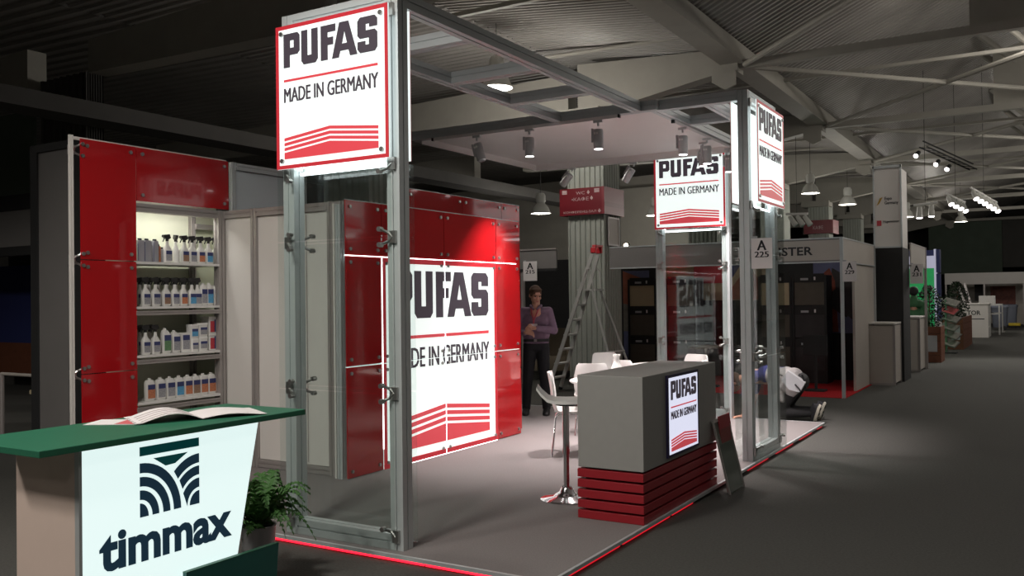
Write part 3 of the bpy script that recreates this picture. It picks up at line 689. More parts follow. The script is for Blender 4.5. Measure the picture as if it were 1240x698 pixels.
# ------------------------------------------------------------------ stool, chairs, tables, vase
st = thing('bar_stool', 'white bar stool on chrome pole with round base beside the grey counter', 'stool', (-.88, 1.88, 0), math.radians(27))
part(st, 'base', MB().lathe([(0, 0), (.205, 0), (.21, .006), (.19, .016), (.11, .03), (.06, .06), (.04, .1), (.0, .1)], 32), 'chrome', smooth=True)
part(st, 'pole', MB().cyl((0, 0, .09), (0, 0, .74), .024, n=16), 'chrome', smooth=True)
part(st, 'sleeve', MB().cyl((0, 0, .36), (0, 0, .40), .031, n=16).cyl((0, 0, .40), (0, 0, .75), .028, n=16), 'chrome', smooth=True)
def sheet(prof, hw, th=.014, n=9, taper=None, rnd=.0):
    # profile of (x, z) swept across y with dished section
    m = MB(); vs = []; k = len(prof)
    for s_ in (0, 1):
        for j, (x, z) in enumerate(prof):
            w = hw if taper is None else hw*taper[j]
            for i in range(n):
                u = -1+2*i/(n-1); vs.append((x, u*w, z+rnd*u*u-(th if s_ else 0)))
    fs = []
    for j in range(k-1):
        for i in range(n-1):
            a = j*n+i; fs.append((a, a+1, a+n+1, a+n)); b = a+k*n; fs.append((b, b+n, b+n+1, b+1))
    for j in range(k-1):
        for i in (0, n-1): a = j*n+i; fs.append((a, a+n, a+n+k*n, a+k*n))
    for j in (0, k-1):
        for i in range(n-1): a = j*n+i; fs.append((a, a+1, a+1+k*n, a+k*n))
    return m.add(vs, fs)
part(st, 'seat', sheet([(.20, .765), (.17, .785), (.0, .782), (-.09, .785), (-.14, .80), (-.19, .845), (-.225, .89)], .175, .024, taper=[.75, .95, 1, 1, 1, .95, .85], rnd=.01), 'white_plastic', smooth=True)
part(st, 'seat_plate', MB().cyl((0, 0, .745), (0, 0, .772), .08, n=16), 'black_plastic')
CH = []
def chair(label, loc, rz):
    if CH: return dup(CH[0], loc, rz, label)
    t = thing('shell_chair', label, 'chair', loc, rz, 'white shell chairs around the booth tables')
    part(t, 'seat', sheet([(.21, .435), (.18, .45), (.02, .44), (-.12, .445), (-.17, .455)], .205, .016, taper=[.85, .97, 1, .97, .93], rnd=.012), 'white_plastic', smooth=True)
    bk = MB(); vs = []; n = 9; rows = [(-.175, .45, .19), (-.195, .50, .195), (-.205, .56, .205), (-.215, .66, .21), (-.23, .76, .19), (-.24, .81, .175), (-.245, .835, .15)]
    for dx in (0, .014):
        for x, z, w in rows:
            for i in range(n): u = -1+2*i/(n-1); vs.append((x+dx+.035*u*u, u*w, z))
    k = len(rows); fs = []
    for j in range(k-1):
        for i in range(n-1):
            a = j*n+i; fs.append((a, a+1, a+n+1, a+n)); b = a+k*n; fs.append((b, b+n, b+n+1, b+1))
        for i in (0, n-1): a = j*n+i; fs.append((a, a+n, a+n+k*n, a+k*n))
    for j in (0, k-1):
        for i in range(n-1): a = j*n+i; fs.append((a, a+1, a+1+k*n, a+k*n))
    part(t, 'backrest', bk.add(vs, fs), 'white_plastic', smooth=True)
    for sx, sy in ((1, 1), (1, -1), (-1, 1), (-1, -1)):
        part(t, 'leg', MB().tube([(sx*.12, sy*.13, .42), (sx*.16, sy*.165, .38), (sx*.20, sy*.20, 0)], .010, 8), 'chrome', smooth=True)
    part(t, 'under_frame', MB().tube([(.12, .13, .42), (-.12, .13, .42)], .009, 6).tube([(.12, -.13, .42), (-.12, -.13, .42)], .009, 6), 'chrome')
    CH.append(t); return t
chair('white shell chair seen edge-on behind the bar stool', (-1.80, 3.75, 0), math.radians(27))
chair('white shell chair with its back turned, just left of the vase', (-2.207, 5.06, 0), math.radians(117))
chair('white shell chair farthest back, in front of the ladder', (-2.67, 6.60, 0), math.radians(-39))
chair('shaded white chair directly behind the vase', (-1.95, 5.71, 0), math.radians(66))
chair('white shell chair behind the far end of the grey counter', (-1.60, 6.60, 0), math.radians(-110))
chair('white shell chair half hidden by the counter beside the far portal', (-1.29, 5.72, 0), math.radians(195))
def table(label, loc, r):
    t = thing('round_table', label, 'table', loc, 0, 'round booth tables')
    part(t, 'table_top', MB().lathe([(0, .715), (r-.01, .715), (r, .725), (r, .735), (r-.008, .742), (0, .742)], 40), 'white_plastic', smooth=True)
    part(t, 'column', MB().cyl((0, 0, .03), (0, 0, .715), .035, n=16), 'chrome', smooth=True)
    part(t, 'foot', MB().lathe([(0, 0), (.25, 0), (.25, .01), (.06, .03), (0, .03)], 28), 'chrome', smooth=True)
table('round white table behind the near end of the grey counter', (-1.5, 4.05, 0), .42)
table('round white table farther back behind the grey counter', (-1.75, 6.2, 0), .42)
single('vase', MB().lathe([(0, 0), (.045, 0), (.058, .03), (.055, .09), (.03, .15), (.022, .19), (.032, .225), (.03, .228), (.018, .19), (0, .18)], 24), 'white_plastic', 'small white narrow-necked vase on the table behind the counter', 'vase', smooth=True, loc=(-1.49, 4.2, .742)).scale = (1.2, 1.2, 1.1)

# ------------------------------------------------------------------ stepladder
ld = thing('stepladder', 'tall aluminium stepladder with red top cap standing before the fluted column', 'ladder', (0, 0, FL))
foot, top = (-5.12, 0), (-4.22, 2.52)
def on(t, y): return (foot[0]+(top[0]-foot[0])*t, y, top[1]*t)
for y0, y1 in ((9.25, 9.36), (9.72, 9.58)):
    a = Vector((foot[0], y0, 0)); b = Vector((top[0], y1, top[1])); m = MB(); d = (b-a).normalized()
    u = Vector((0, 1, 0)); w = d.cross(u).normalized()
    vs = [c+u*sx*.013+w*sz*.032 for c in (a, b) for sx, sz in ((-1,-1),(1,-1),(1,1),(-1,1))]
    part(ld, 'front_rail', m.add(vs, [(0,1,2,3),(7,6,5,4),(0,4,5,1),(1,5,6,2),(2,6,7,3),(3,7,4,0)]), 'ladder_metal')
    part(ld, 'foot', MB().cyl((foot[0], y0, 0), on(.02, y0), .04, n=10), 'black_plastic')
for z in (.23, .48, .73, .98, 1.24, 1.50):
    t = z/2.52; x = foot[0]+(top[0]-foot[0])*t; w = .47-.24*t
    part(ld, 'tread', B(x-.045, x+.045, 9.485-w/2, 9.485+w/2, z, z+.03), 'ladder_metal')
part(ld, 'platform', B(-4.56, -4.20, 9.33, 9.64, 1.76, 1.79), 'ladder_metal')
for y0, y1, x1 in ((9.33, 9.2, -3.74), (9.64, 9.78, -3.62)):
    part(ld, 'rear_leg', MB().cyl((-4.27, y0, 1.78), (x1, y1, 0), .022, n=8), 'ladder_metal')
    part(ld, 'guard_arm', MB().tube([(-4.47, y0, 1.84), (-4.36, y0, 2.12), (-4.31, y0, 2.14), (-4.27, y0, 2.08), (-4.25, y0, 1.78)], .014, 8), 'ladder_metal')
part(ld, 'rear_brace', MB().cyl((-3.95, 9.26, .72), (-3.86, 9.72, .72), .015, n=6), 'ladder_metal')
part(ld, 'top_cap', MB().box(-4.26, -4.18, 9.33, 9.61, 2.50, 2.54).box(-4.29, -4.19, 9.33, 9.38, 2.40, 2.5).box(-4.29, -4.19, 9.56, 9.61, 2.40, 2.5), 'cap_red', 'red plastic top cap', bevel=.01)

# ------------------------------------------------------------------ people
def soft(par, name, mb, m, vox=.012, it=4, label=None):
    o = put(name, mb.mesh(name), m, par, label=label)
    q = o.modifiers.new('remesh', 'REMESH'); q.mode = 'VOXEL'; q.voxel_size = vox; q.use_smooth_shade = True
    s_ = o.modifiers.new('smooth', 'SMOOTH'); s_.iterations = it; s_.factor = .5
    return o
def hand(m, w, d, up, side, curl=.6, s=1.0):
    # palm from wrist w along d, fingers bending towards -up, thumb on +side
    w = Vector(w); d = Vector(d).normalized(); side = Vector(side).normalized(); up = Vector(up).normalized()
    k = w+d*.085*s
    for i in range(4): m.cap(w+side*(.022-.014*i)*s*.7, k+side*(.03-.02*i)*s, .013*s, .011*s)
    for i, L in enumerate((.066, .075, .07, .055)):
        b = k+side*(.03-.02*i)*s; d1 = (d*math.cos(curl)-up*math.sin(curl)).normalized(); d2 = (d*math.cos(curl*2)-up*math.sin(curl*2)).normalized()
        j = b+d1*L*.55*s; m.cap(b, j, .0095*s, .0088*s); m.cap(j, j+d2*L*.45*s, .0088*s, .0078*s)
    a = w+d*.025*s+side*.022*s; b = a+(d*.5+side*.8).normalized()*.04*s; m.cap(a, b, .012*s, .0105*s); m.cap(b, b+(d*.9+side*.3-up*.3).normalized()*.03*s, .0105*s, .009*s)
def head(m, c, f, s=1.0, tilt=0):
    # skull + jaw + nose + ears; f = facing unit vector (horizontal), c = skull centre
    c = Vector(c); f = Vector(f).normalized(); r = Vector((0, 0, 1)).cross(f).normalized(); up = f.cross(r).normalized()
    if up.z < 0: up = -up
    X = Matrix((( r.x, f.x, up.x, c.x), (r.y, f.y, up.y, c.y), (r.z, f.z, up.z, c.z), (0, 0, 0, 1)))
    if tilt: X = X @ Matrix.Rotation(-tilt, 4, 'X')
    m.ball((0, -.008*s, .02*s), .1*s, (.78, .98, 1.0), 16, X); m.ball((0, .022*s, -.045*s), .075*s, (.82, .9, 1.05), 14, X); m.ball((0, .05*s, -.092*s), .032*s, (1.1, .9, .8), 10, X)
    m.ball((0, .088*s, -.02*s), .02*s, (.62, .9, 1.5), 10, X); m.ball((0, .1*s, -.036*s), .014*s, (1.1, 1, .8), 10, X); m.ball((0, .083*s, .022*s), .022*s, (2.1, .6, .45), 10, X)
    m.ball((0, .083*s, -.066*s), .012*s, (2.0, .8, .55), 10, X)
    for sx in (-1, 1): m.ball((sx*.079*s, -.01*s, -.012*s), .027*s, (.35, .8, 1.1), 10, X); m.ball((sx*.04*s, .065*s, -.025*s), .026*s, (1, .7, .9), 10, X)
    return X
mn = thing('person', 'man in purple shirt with red lanyard standing beside the red wall looking down', 'person', (-3.62, 6.24, 0), math.radians(24))
bd = MB(); sh = MB(); tr_ = MB()
# skin: head, neck, forearms and hands
Xh = head(bd, (.0, -.03, 1.635), (.55, -1, 0), 1.0, .30)
bd.cap((0, .0, 1.42), (.005, -.01, 1.56), .062, .055)
bd.cap((0, .02, .95), (0, .01, 1.4), .1, .1)
for s_ in (-1, 1):
    bd.cap((s_*.17, .02, 1.42), (s_*.23, -.02, 1.16), .045, .038); bd.cap((s_*.23, -.02, 1.16), (s_*.06-.06, -.25, 1.16+.03*s_), .036, .026)
    hand(bd, (s_*.06-.06, -.25, 1.16+.03*s_), (-s_*1, -.25, 0), (0, -.6, 1), (0, -.4, 1), .7)
    kx_, fx_ = (-.12, -.15) if s_ < 0 else (.11, .13)
    bd.cap((s_*.085, .01, .9), (kx_, -.02, .5), .07, .05); bd.cap((kx_, -.02, .5), (fx_, .03, .12), .045, .03); bd.cap((fx_, .03, .1), (fx_, -.05, .05), .028, .024)
soft(mn, 'body', bd, 'skin', .008, 3)
sh.cap((-.14, .02, 1.40), (.14, .02, 1.40), .075, .075); sh.cap((-.09, .015, 1.28), (.09, .015, 1.28), .115, .115); sh.cap((-.08, .01, 1.1), (.08, .01, 1.1), .112, .112); sh.cap((-.07, .01, .98), (.07, .01, .98), .108, .108)
sh.cap((0, .01, 1.44), (0, 0, 1.49), .075, .062)
for s_ in (-1, 1):
    sh.cap((s_*.17, .02, 1.41), (s_*.245, -.01, 1.15), .067, .058); sh.cap((s_*.245, -.01, 1.15), (s_*.09-.05, -.22, 1.155+.03*s_), .054, .04)
    sh.ball((s_*.235, -.01, 1.16), .062)
soft(mn, 'shirt', sh, 'shirt_purple', .01, 2)
tr_.cap((-.07, .01, .95), (.07, .01, .95), .112, .112)
for s_, kx, fx, ky in ((-1, -.12, -.15, -.02), (1, .11, .13, -.03)):
    tr_.cap((s_*.085, .01, .9), (kx, ky, .5), .098, .072); tr_.cap((kx, ky, .5), (fx, .03, .09), .07, .058)
soft(mn, 'trousers', tr_, 'trousers_black', .01, 2)
for s_, fx in ((-1, -.15), (1, .13)):
    part(mn, 'shoe', MB().loft([(0, .045, .13, fx, -.04), (.02, .05, .135, fx, -.04), (.05, .046, .12, fx, -.03), (.085, .038, .07, fx, .02), (.11, .036, .05, fx, .035)], 16, .7), 'black_plastic', smooth=True)
part(mn, 'belt', MB().loft([(1.0, .178, .112, 0, .01), (1.035, .178, .112, 0, .01)], 20, .8), 'black_plastic', smooth=True); part(mn, 'buckle', B(-.02, .02, -.108, -.1, 1.0, 1.035), 'steel')
hr = MB().ball((0, -.018, .035), .105, (.82, .98, .98), 18, Xh).ball((0, .035, .085), .05, (1.5, 1.0, .55), 12, Xh).ball((.0, -.06, -.02), .075, (.95, .7, 1.1), 12, Xh)
for s_ in (-1, 1): hr.ball((s_*.07, .005, .02), .03, (.5, 1, 1.3), 10, Xh)
soft(mn, 'hair', hr, 'hair_brown', .008, 2)
ey = MB(); lp = MB()
for s_ in (-1, 1): ey.ball((s_*.032, .079, .003), .0095, (1.3, .8, .8), 10, Xh); part(mn, 'eyebrow', MB().ball((s_*.033, .092, .022), .012, (1.5, .4, .35), 8, Xh), 'hair_brown')
part(mn, 'eyes', ey, 'ink', smooth=True); part(mn, 'lips', lp.ball((0, .0915, -.066), .008, (2.3, .6, .5), 10, Xh), 'lanyard_red', smooth=True)
part(mn, 'lanyard', MB().tube([(-.06, -.045, 1.48), (-.05, -.105, 1.40), (-.02, -.125, 1.30), (-.02, -.128, 1.24)], .01, 6).tube([(.055, -.045, 1.48), (.03, -.105, 1.40), (-.012, -.125, 1.30), (-.02, -.128, 1.24)], .01, 6), 'lanyard_red')
part(mn, 'name_badge', B(-.07, .03, -.14, -.132, 1.16, 1.245), 'paper')
part(mn, 'collar', MB().tube([(-.07, .03, 1.49), (-.066, -.05, 1.485), (-.02, -.09, 1.44)], [.02, .02, .012], 8).tube([(.07, .03, 1.49), (.066, -.05, 1.485), (.02, -.09, 1.44)], [.02, .02, .012], 8), 'shirt_purple')

kn = thing('person', 'person kneeling on all fours behind the glass corner portal in blue top', 'person', (0, 0, FL))
kb = MB(); ks = MB(); kt = MB()
Y = 7.55
for dy in (-.13, .15):
    hx = -.50; kt.cap((hx+.06, Y+dy*.8, .48), (-.66, Y+dy, .11), .115, .08); kt.cap((-.66, Y+dy, .10), (-.25, Y+dy, .12), .075, .055)
    kb.cap((hx, Y+dy*.8, .52), (-.66, Y+dy, .11), .07, .055); kb.cap((-.66, Y+dy, .09), (-.22, Y+dy, .11), .05, .04); kb.cap((-.22, Y+dy, .11), (-.18, Y+dy, .06), .04, .03)
kt.cap((-.42, Y-.07, .50), (-.42, Y+.08, .50), .125, .125)
soft(kn, 'trousers', kt, 'jeans_dark', .012, 2)
kb.cap((-.5, Y, .55), (-.98, Y-.04, .56), .1, .1); kb.cap((-1.05, Y-.05, .55), (-1.17, Y-.06, .52), .06, .055)
Xk = head(kb, (-1.26, Y-.07, .47), (-.8, -.2, -.55), 1.0)
for sy, hy in ((-1, 7.12), (1, 7.5)):
    hz = .075 if sy < 0 else .03
    kb.cap((-.98, Y+sy*.16, .54), (-1.0, hy+.08*(-sy)*-1*.5+.04, .30), .045, .036); kb.cap((-1.0, hy+.08*(-sy)*-1*.5+.04, .30), (-1.03, hy, hz), .036, .026)
    hand(kb, (-1.03, hy, hz), (-.6, -.7, -.05), (0, 0, 1), (.7, -.7, 0), .12)
soft(kn, 'body', kb, 'skin', .009, 3)
ks.cap((-.62, Y-.07, .58), (-.62, Y+.07, .58), .115, .115); ks.cap((-.82, Y-.09, .60), (-.82, Y+.09, .60), .115, .115); ks.cap((-.97, Y-.15, .565), (-.97, Y+.15, .565), .085, .085)
for sy, hy in ((-1, 7.12), (1, 7.5)): ks.cap((-.98, Y+sy*.16, .54), (-1.0, hy+.08*(-sy)*-1*.5+.04, .36), .06, .055)
soft(kn, 'shirt', ks, 'shirt_blue', .011, 2)
jk = MB().cap((-.60, Y-.09, .575), (-.60, Y+.09, .575), .12).cap((-.50, Y-.10, .555), (-.50, Y+.10, .555), .128).cap((-.74, Y-.10, .59), (-.74, Y+.10, .59), .118)
jk.cap((-.68, Y-.17, .52), (-.64, Y-.20, .30), .05, .045).cap((-.60, Y-.18, .52), (-.58, Y-.21, .28), .05, .04).cap((-.64, Y-.2, .30), (-.68, Y-.2, .20), .04, .03)
soft(kn, 'vest', jk, 'jacket_grey', .012, 1, 'light grey vest')
wb = thing('waist_bag', 'light grey flap bag slung at the waist of the kneeling person', 'bag', (-.44, Y-.245, FL+.50))
MW = Matrix.Rotation(math.radians(35), 4, 'Y')
part(wb, 'pouch', MB().loft([(-.15, .05, .03), (-.13, .11, .045), (.0, .14, .055), (.10, .13, .045), (.12, .12, .03)], 16, .5, MW), 'jacket_grey', smooth=True)
part(wb, 'flap', MB().add([(-.13, -.060, .115), (.13, -.060, .115), (.145, -.066, -.02), (.02, -.072, -.075), (-.13, -.066, -.03), (-.13, -.035, .125), (.13, -.035, .125), (.145, -.045, -.02), (.02, -.05, -.075), (-.13, -.045, -.03)], [(0,1,2,3,4), (9,8,7,6,5), (0,5,6,1), (1,6,7,2), (2,7,8,3), (3,8,9,4), (4,9,5,0)], MW), 'pot_white')
part(wb, 'strap', MB().tube([(.13, -.02, .12), (.16, -.03, .02), (.17, -.02, -.06)], .012, 6, ).tube([(-.12, -.02, .10), (-.2, .0, .13), (-.26, .06, .14)], .012, 6), 'black_plastic')
part(wb, 'zip_edge', MB().tube([(.05, -.072, .0), (.10, -.075, -.05), (.12, -.07, -.09)], .009, 6), 'black_plastic')
soft(kn, 'hair', MB().ball((0, -.02, .03), .108, (.84, .98, .98), 16, Xk), 'hair_brown', .01, 2)
for dy in (-.13, .15):
    M5 = Matrix.Translation((-.16, Y+dy, .12)) @ Matrix.Rotation(math.radians(-72), 4, 'Y')
    part(kn, 'shoe', MB().loft([(-.02, .115, .044), (.0, .125, .048), (.015, .12, .047)], 16, .7, M5), 'shoe_light', 'pale shoe sole', smooth=True)
    for q_ in (-.07, -.02, .05): part(kn, 'tread', MB().box(q_, q_+.028, -.036, .036, -.026, -.019, M5), 'black_plastic', 'dark rubber tread')
    part(kn, 'shoe_upper', MB().loft([(.014, .133, .048), (.05, .115, .044), (.09, .06, .038, .05, 0)], 16, .7, M5), 'trousers_black', smooth=True)

gn = thing('person', 'distant person in green hooded jacket seen from behind by the green wall', 'person', (-.22, 17.5, FL), math.radians(0))
m = MB(); head(m, (0, .0, 1.66), (-.4, 1, 0)); m.cap((0, 0, 1.4), (0, 0, 1.56), .05, .045); m.cap((0, 0, .95), (0, 0, 1.38), .09, .07)
j = MB().cap((-.13, 0, 1.4), (.13, 0, 1.4), .09).cap((-.09, 0, 1.15), (.09, 0, 1.15), .135).cap((-.09, 0, .92), (.09, 0, .92), .13).cap((0, 0, 1.4), (0, -.01, 1.52), .10, .085)
t_ = MB()
for s_ in (-1, 1):
    m.cap((s_*.19, 0, 1.4), (s_*.26, .05, 1.1), .045, .04); m.cap((s_*.26, .05, 1.1), (s_*.2, .2, .95), .036, .028); hand(m, (s_*.2, .2, .95), (0, 1, -.4), (0, 0, 1), (-s_, 0, .3))
    m.cap((s_*.09, 0, .9), (s_*.1, 0, .5), .07, .05); m.cap((s_*.1, 0, .5), (s_*.1, 0, .08), .045, .035); m.cap((s_*.1, 0, .05), (s_*.1, .13, .04), .035)
    j.cap((s_*.19, 0, 1.4), (s_*.27, .05, 1.1), .07, .062); j.cap((s_*.27, .05, 1.1), (s_*.21, .18, .97), .058, .05)
    t_.cap((s_*.09, 0, .88), (s_*.1, 0, .5), .095, .07); t_.cap((s_*.1, 0, .5), (s_*.1, 0, .09), .068, .06)
soft(gn, 'body', m, 'skin', .012, 2); soft(gn, 'jacket', j, 'jacket_green', .014, 2); soft(gn, 'trousers', t_, 'jeans_dark', .014, 2)
soft(gn, 'hair', MB().ball((0, -.02, 1.69), .115, (.95, 1, .95), 14), 'charcoal', .014, 2)

# ------------------------------------------------------------------ booth number cards
def card(label, loc, rz, num, w=.30, h=.30, rows=True, m='paper'):
    t = thing('number_card', label, 'card', loc, rz, 'stand number cards')
    part(t, 'sheet', B(0, w, -.002, .002, 0, h), m); part(t, 'tape', B(.005, .06, -.001, .004, h-.02, h+.02), 'pot_white')
    put('letter', text('A', (w*.28, h*.60, w*.42, h*.33), .0008, double=w*.035), 'ink', t, (0, -.0025, 0))
    put('number', text(num, (w*.16, h*.37, w*.66, h*.19), .0008, double=w*.025), 'ink', t, (0, -.0025, 0))
    return t
card('white number card A 225 on the corner glass portal post', (-.02, 4.095, 1.85), 0, '225', .20, .29)
card('white number card A 229 hanging at the corner of the name fascia', (-.375, 10.32, 1.79), 0, '229', .21, .32)
card('white number card A 231 hanging under the next stand fascia', (.085, 14.47, 1.78), 0, '231', .24, .38)
card('white number card half hidden behind the red wall edge', (-6.18, 10.28, 1.92), 0, '215', .30, .37)

# ------------------------------------------------------------------ red direction boxes on columns
def dirbox(label, x, y, w, z0, z1, full=True):
    t = thing('direction_box', label, 'sign box', (x, y, z0), 0, 'red direction boxes on columns'); h = z1-z0
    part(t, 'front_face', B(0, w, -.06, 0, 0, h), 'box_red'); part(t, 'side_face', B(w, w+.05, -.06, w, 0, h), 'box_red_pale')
    part(t, 'side_band', B(w+.05, w+.052, -.05, w-.01, h*.28, h*.45), 'box_red')
    part(t, 'back_shell', MB().box(-.05, 0, -.06, w, 0, h).box(0, w, w, w+.05, 0, h), 'box_red')
    if full:
        put('cafe_lettering', text('КАФЕ', (w*.30, h*.52, w*.38, h*.14), .001), 'pale_print', t, (0, -.062, 0))
        put('hall_lettering', text('КОНФЕРЕНЦ-ЗАЛ', (w*.04, h*.06, w*.82, h*.10), .001), 'pale_print', t, (0, -.062, 0))
        put('wc_lettering', text('WC', (w*.36, h*.76, w*.22, h*.11), .001), 'pale_print', t, (0, -.062, 0))
        for cx, cz in ((.67, .82), (.75, .60), (.94, .11)): part(t, 'arrow', MB().prism([(cx*w-.03, cz*h), (cx*w, cz*h+.045), (cx*w+.03, cz*h), (cx*w, cz*h-.035)], -.063, -.061), 'pale_print')
        part(t, 'arrow', MB().prism([(.24*w, .59*h), (.28*w, .62*h), (.28*w, .56*h)], -.063, -.061), 'pale_print')
        q = MB()
        for cx in (.07, .88):
            for k in range(3): q.box(cx*w-.05, cx*w+.05, -.063, -.061, h*(.80+k*.05), h*(.82+k*.05)+.01)
        part(t, 'pictogram', q, 'pale_print')
    else:
        put('cafe_lettering', text('КАФЕ', (w*.30, h*.30, w*.38, h*.3), .001), 'pale_print', t, (0, -.062, 0))
    return t
dirbox('red box with cafe and hall directions on the fluted column behind the ladder', -5.38, 10.44, .82, 3.12, 3.62)
dirbox('small red direction box on distant column above the name fascia', -5.40, 29.9, .95, 3.85, 4.35, False)
nt = thing('notice_frame', 'small framed notice on the right face of the fluted column', 'notice', (-4.555, 10.62, 2.55), R90)
part(nt, 'frame', MB().box(0, .5, -.01, .01, 0, .03).box(0, .5, -.01, .01, .5, .53).box(0, .03, -.01, .01, .03, .5).box(.47, .5, -.01, .01, .03, .5), 'wall_frame'); part(nt, 'sheet', B(.03, .47, 0, .008, .03, .5), 'beige_panel')

# ------------------------------------------------------------------ stand A 229 and its neighbours behind
FY = 10.35
sa = thing('name_fascia', 'long grey fascia board with black stand name beyond the corner portal', 'fascia', (0, FY, 0))
part(sa, 'board', B(-4.4, -.42, 0, .03, 2.12, 2.48), 'grey_panel'); part(sa, 'board_lit_end', B(-1.7, -.42, -.004, 0, 2.14, 2.46), 'beige_panel', 'end of the board coloured paler for the light on it')  # one board: grey stands in for the unlit length, beige for the lit end
part(sa, 'top_rail', B(-4.4, -.42, -.01, .04, 2.48, 2.50), 'aluminium'); part(sa, 'bottom_rail', B(-4.4, -.42, -.01, .04, 2.10, 2.12), 'aluminium')
part(sa, 'return_board', B(-.405, -.38, .05, 2.95, 2.12, 2.48), 'beige_panel'); part(sa, 'return_rail', MB().box(-.41, -.37, .05, 2.95, 2.48, 2.50).box(-.41, -.37, .05, 2.95, 2.10, 2.12), 'aluminium')
put('name_lettering', text('MEISTER', (-1.66, 2.225, .83, .14), .001, bold=.022), 'ink', sa, (0, -.006, 0))
for x, y in ((-.39, FY), (-.39, FY+3.0)):
    single('fascia_post', MB().beam((x, y, FL), (x, y, 2.5), .05), 'aluminium', 'thin aluminium post under the near corner of the name fascia' if y < 11 else 'thin post at the rear end of the name fascia return', 'post')
single('red_carpet', B(-4.5, -.36, FY-.02, 13.4, FL, FL+.008), 'red_carpet', 'bright red carpet of the stand behind the kneeling person', 'carpet')
bwl = thing('stand_back_wall', 'back wall of the neighbouring stand with dark architectural photo posters', 'partition', (0, 13.4, FL))
part(bwl, 'board', B(-8.5, -.4, 0, .05, 0, 2.5), 'charcoal')
def poster(x0, x1, z0, z1, m, lbl, dy=0): return part(bwl, 'poster', B(x0, x1, -.012-dy, 0, z0, z1), m, lbl)
poster(-5.5, -4.9, .2, 2.2, 'poster_sky', 'tall street scene poster'); poster(-4.6, -2.2, 1.55, 2.3, 'poster_cream', 'cream and red building poster'); poster(-1.5, -.5, .9, 2.25, 'poster_sky', 'dark mountain poster')
for poly, mm in (([(-5.5, 1.5), (-5.1, 1.4), (-5.1, 2.05), (-5.5, 2.2)], 'poster_brick'), ([(-5.5, .9), (-4.9, .9), (-4.9, 1.4), (-5.5, 1.5)], 'poster_stone'), ([(-3.9, 1.9), (-3.3, 1.9), (-3.3, 2.3), (-3.9, 2.3)], 'label_red'),
                 ([(-3.3, 1.56), (-2.3, 1.56), (-2.75, 2.25)], 'poster_brick'), ([(-3.3, 1.7), (-2.9, 2.29), (-3.3, 2.29)], 'label_blue'),
                 ([(-1.42, .92), (-1.05, .92), (-1.1, 1.9), (-1.2, 2.15), (-1.42, 1.95)], 'poster_rust'), ([(-1.2, 1.5), (-.5, .92), (-.5, 1.75), (-1.15, 2.15)], 'poster_dark'), ([(-1.4, 1.55), (-.9, 1.2), (-.6, 1.5), (-1.0, 1.8)], 'poster_dark')):
    part(bwl, 'poster_motif', MB().prism(poly, -.018-random.uniform(0, .003), -.012), mm)
side = single('stand_side_wall', B(-.44, -.40, 11.45, 13.38, FL, 2.1), 'beige_panel', 'pale side panel of the stand between red carpet and black tower', 'partition')
def oven(label, x, y, mm=('oven_cream', 'oven_brown'), n=3):
    t = thing('display_rack', label, 'display', (x, y, FL), 0, 'black display racks in the neighbouring stand')
    part(t, 'carcass', MB().box(0, .62, .05, .5, 0, 2.0).box(0, .04, 0, .05, 0, 2.0).box(.58, .62, 0, .05, 0, 2.0), 'black_plastic')
    for k in range(n):
        z = .25+k*.6; part(t, 'fascia_strip', B(.04, .58, .01, .05, z+.42, z+.58), 'charcoal'); part(t, 'sample_panel', B(.04, .58, .02, .05, z, z+.42), mm[0] if k == n-1 else mm[1])
        part(t, 'price_tag', B(.16, .30, .005, .01, z+.46, z+.50), 'pot_white'); part(t, 'badge', B(.40, .43, .005, .01, z+.46, z+.52), 'paper')
    return t
oven('black display rack with cream panel left of the far glass portal', -5.05, 12.6)
oven('black display rack with sample panel seen through far glass portal', -4.15, 12.4, ('oven_brown', 'poster_dark'))
oven('black display rack with cream panel behind the corner portal glass', -2.35, 12.6)
oven('black display rack with dark panels right of the cream one', -1.7, 12.5, ('oven_brown', 'poster_dark'))
single('brochure_stand', MB().box(-.16, .16, -.12, .12, 0, .03).box(-.02, .02, -.02, .02, .03, .9).box(-.2, .2, -.03, .01, .6, .95), 'charcoal', 'dark brochure stand on the red carpet behind the kneeling person', 'stand', loc=(-1.0, 11.2, FL+.008))
pm = thing('pedestal_table', 'small dark pedestal table inside the neighbouring stand near the far portal', 'table', (-2.9, 11.2, FL+.008))
part(pm, 'top', MB().cyl((0, 0, .7), (0, 0, .73), .35, n=24), 'oven_brown'); part(pm, 'leg', MB().cyl((0, 0, 0), (0, 0, .7), .04), 'charcoal'); part(pm, 'foot', MB().cyl((0, 0, 0), (0, 0, .02), .22, n=20), 'charcoal')

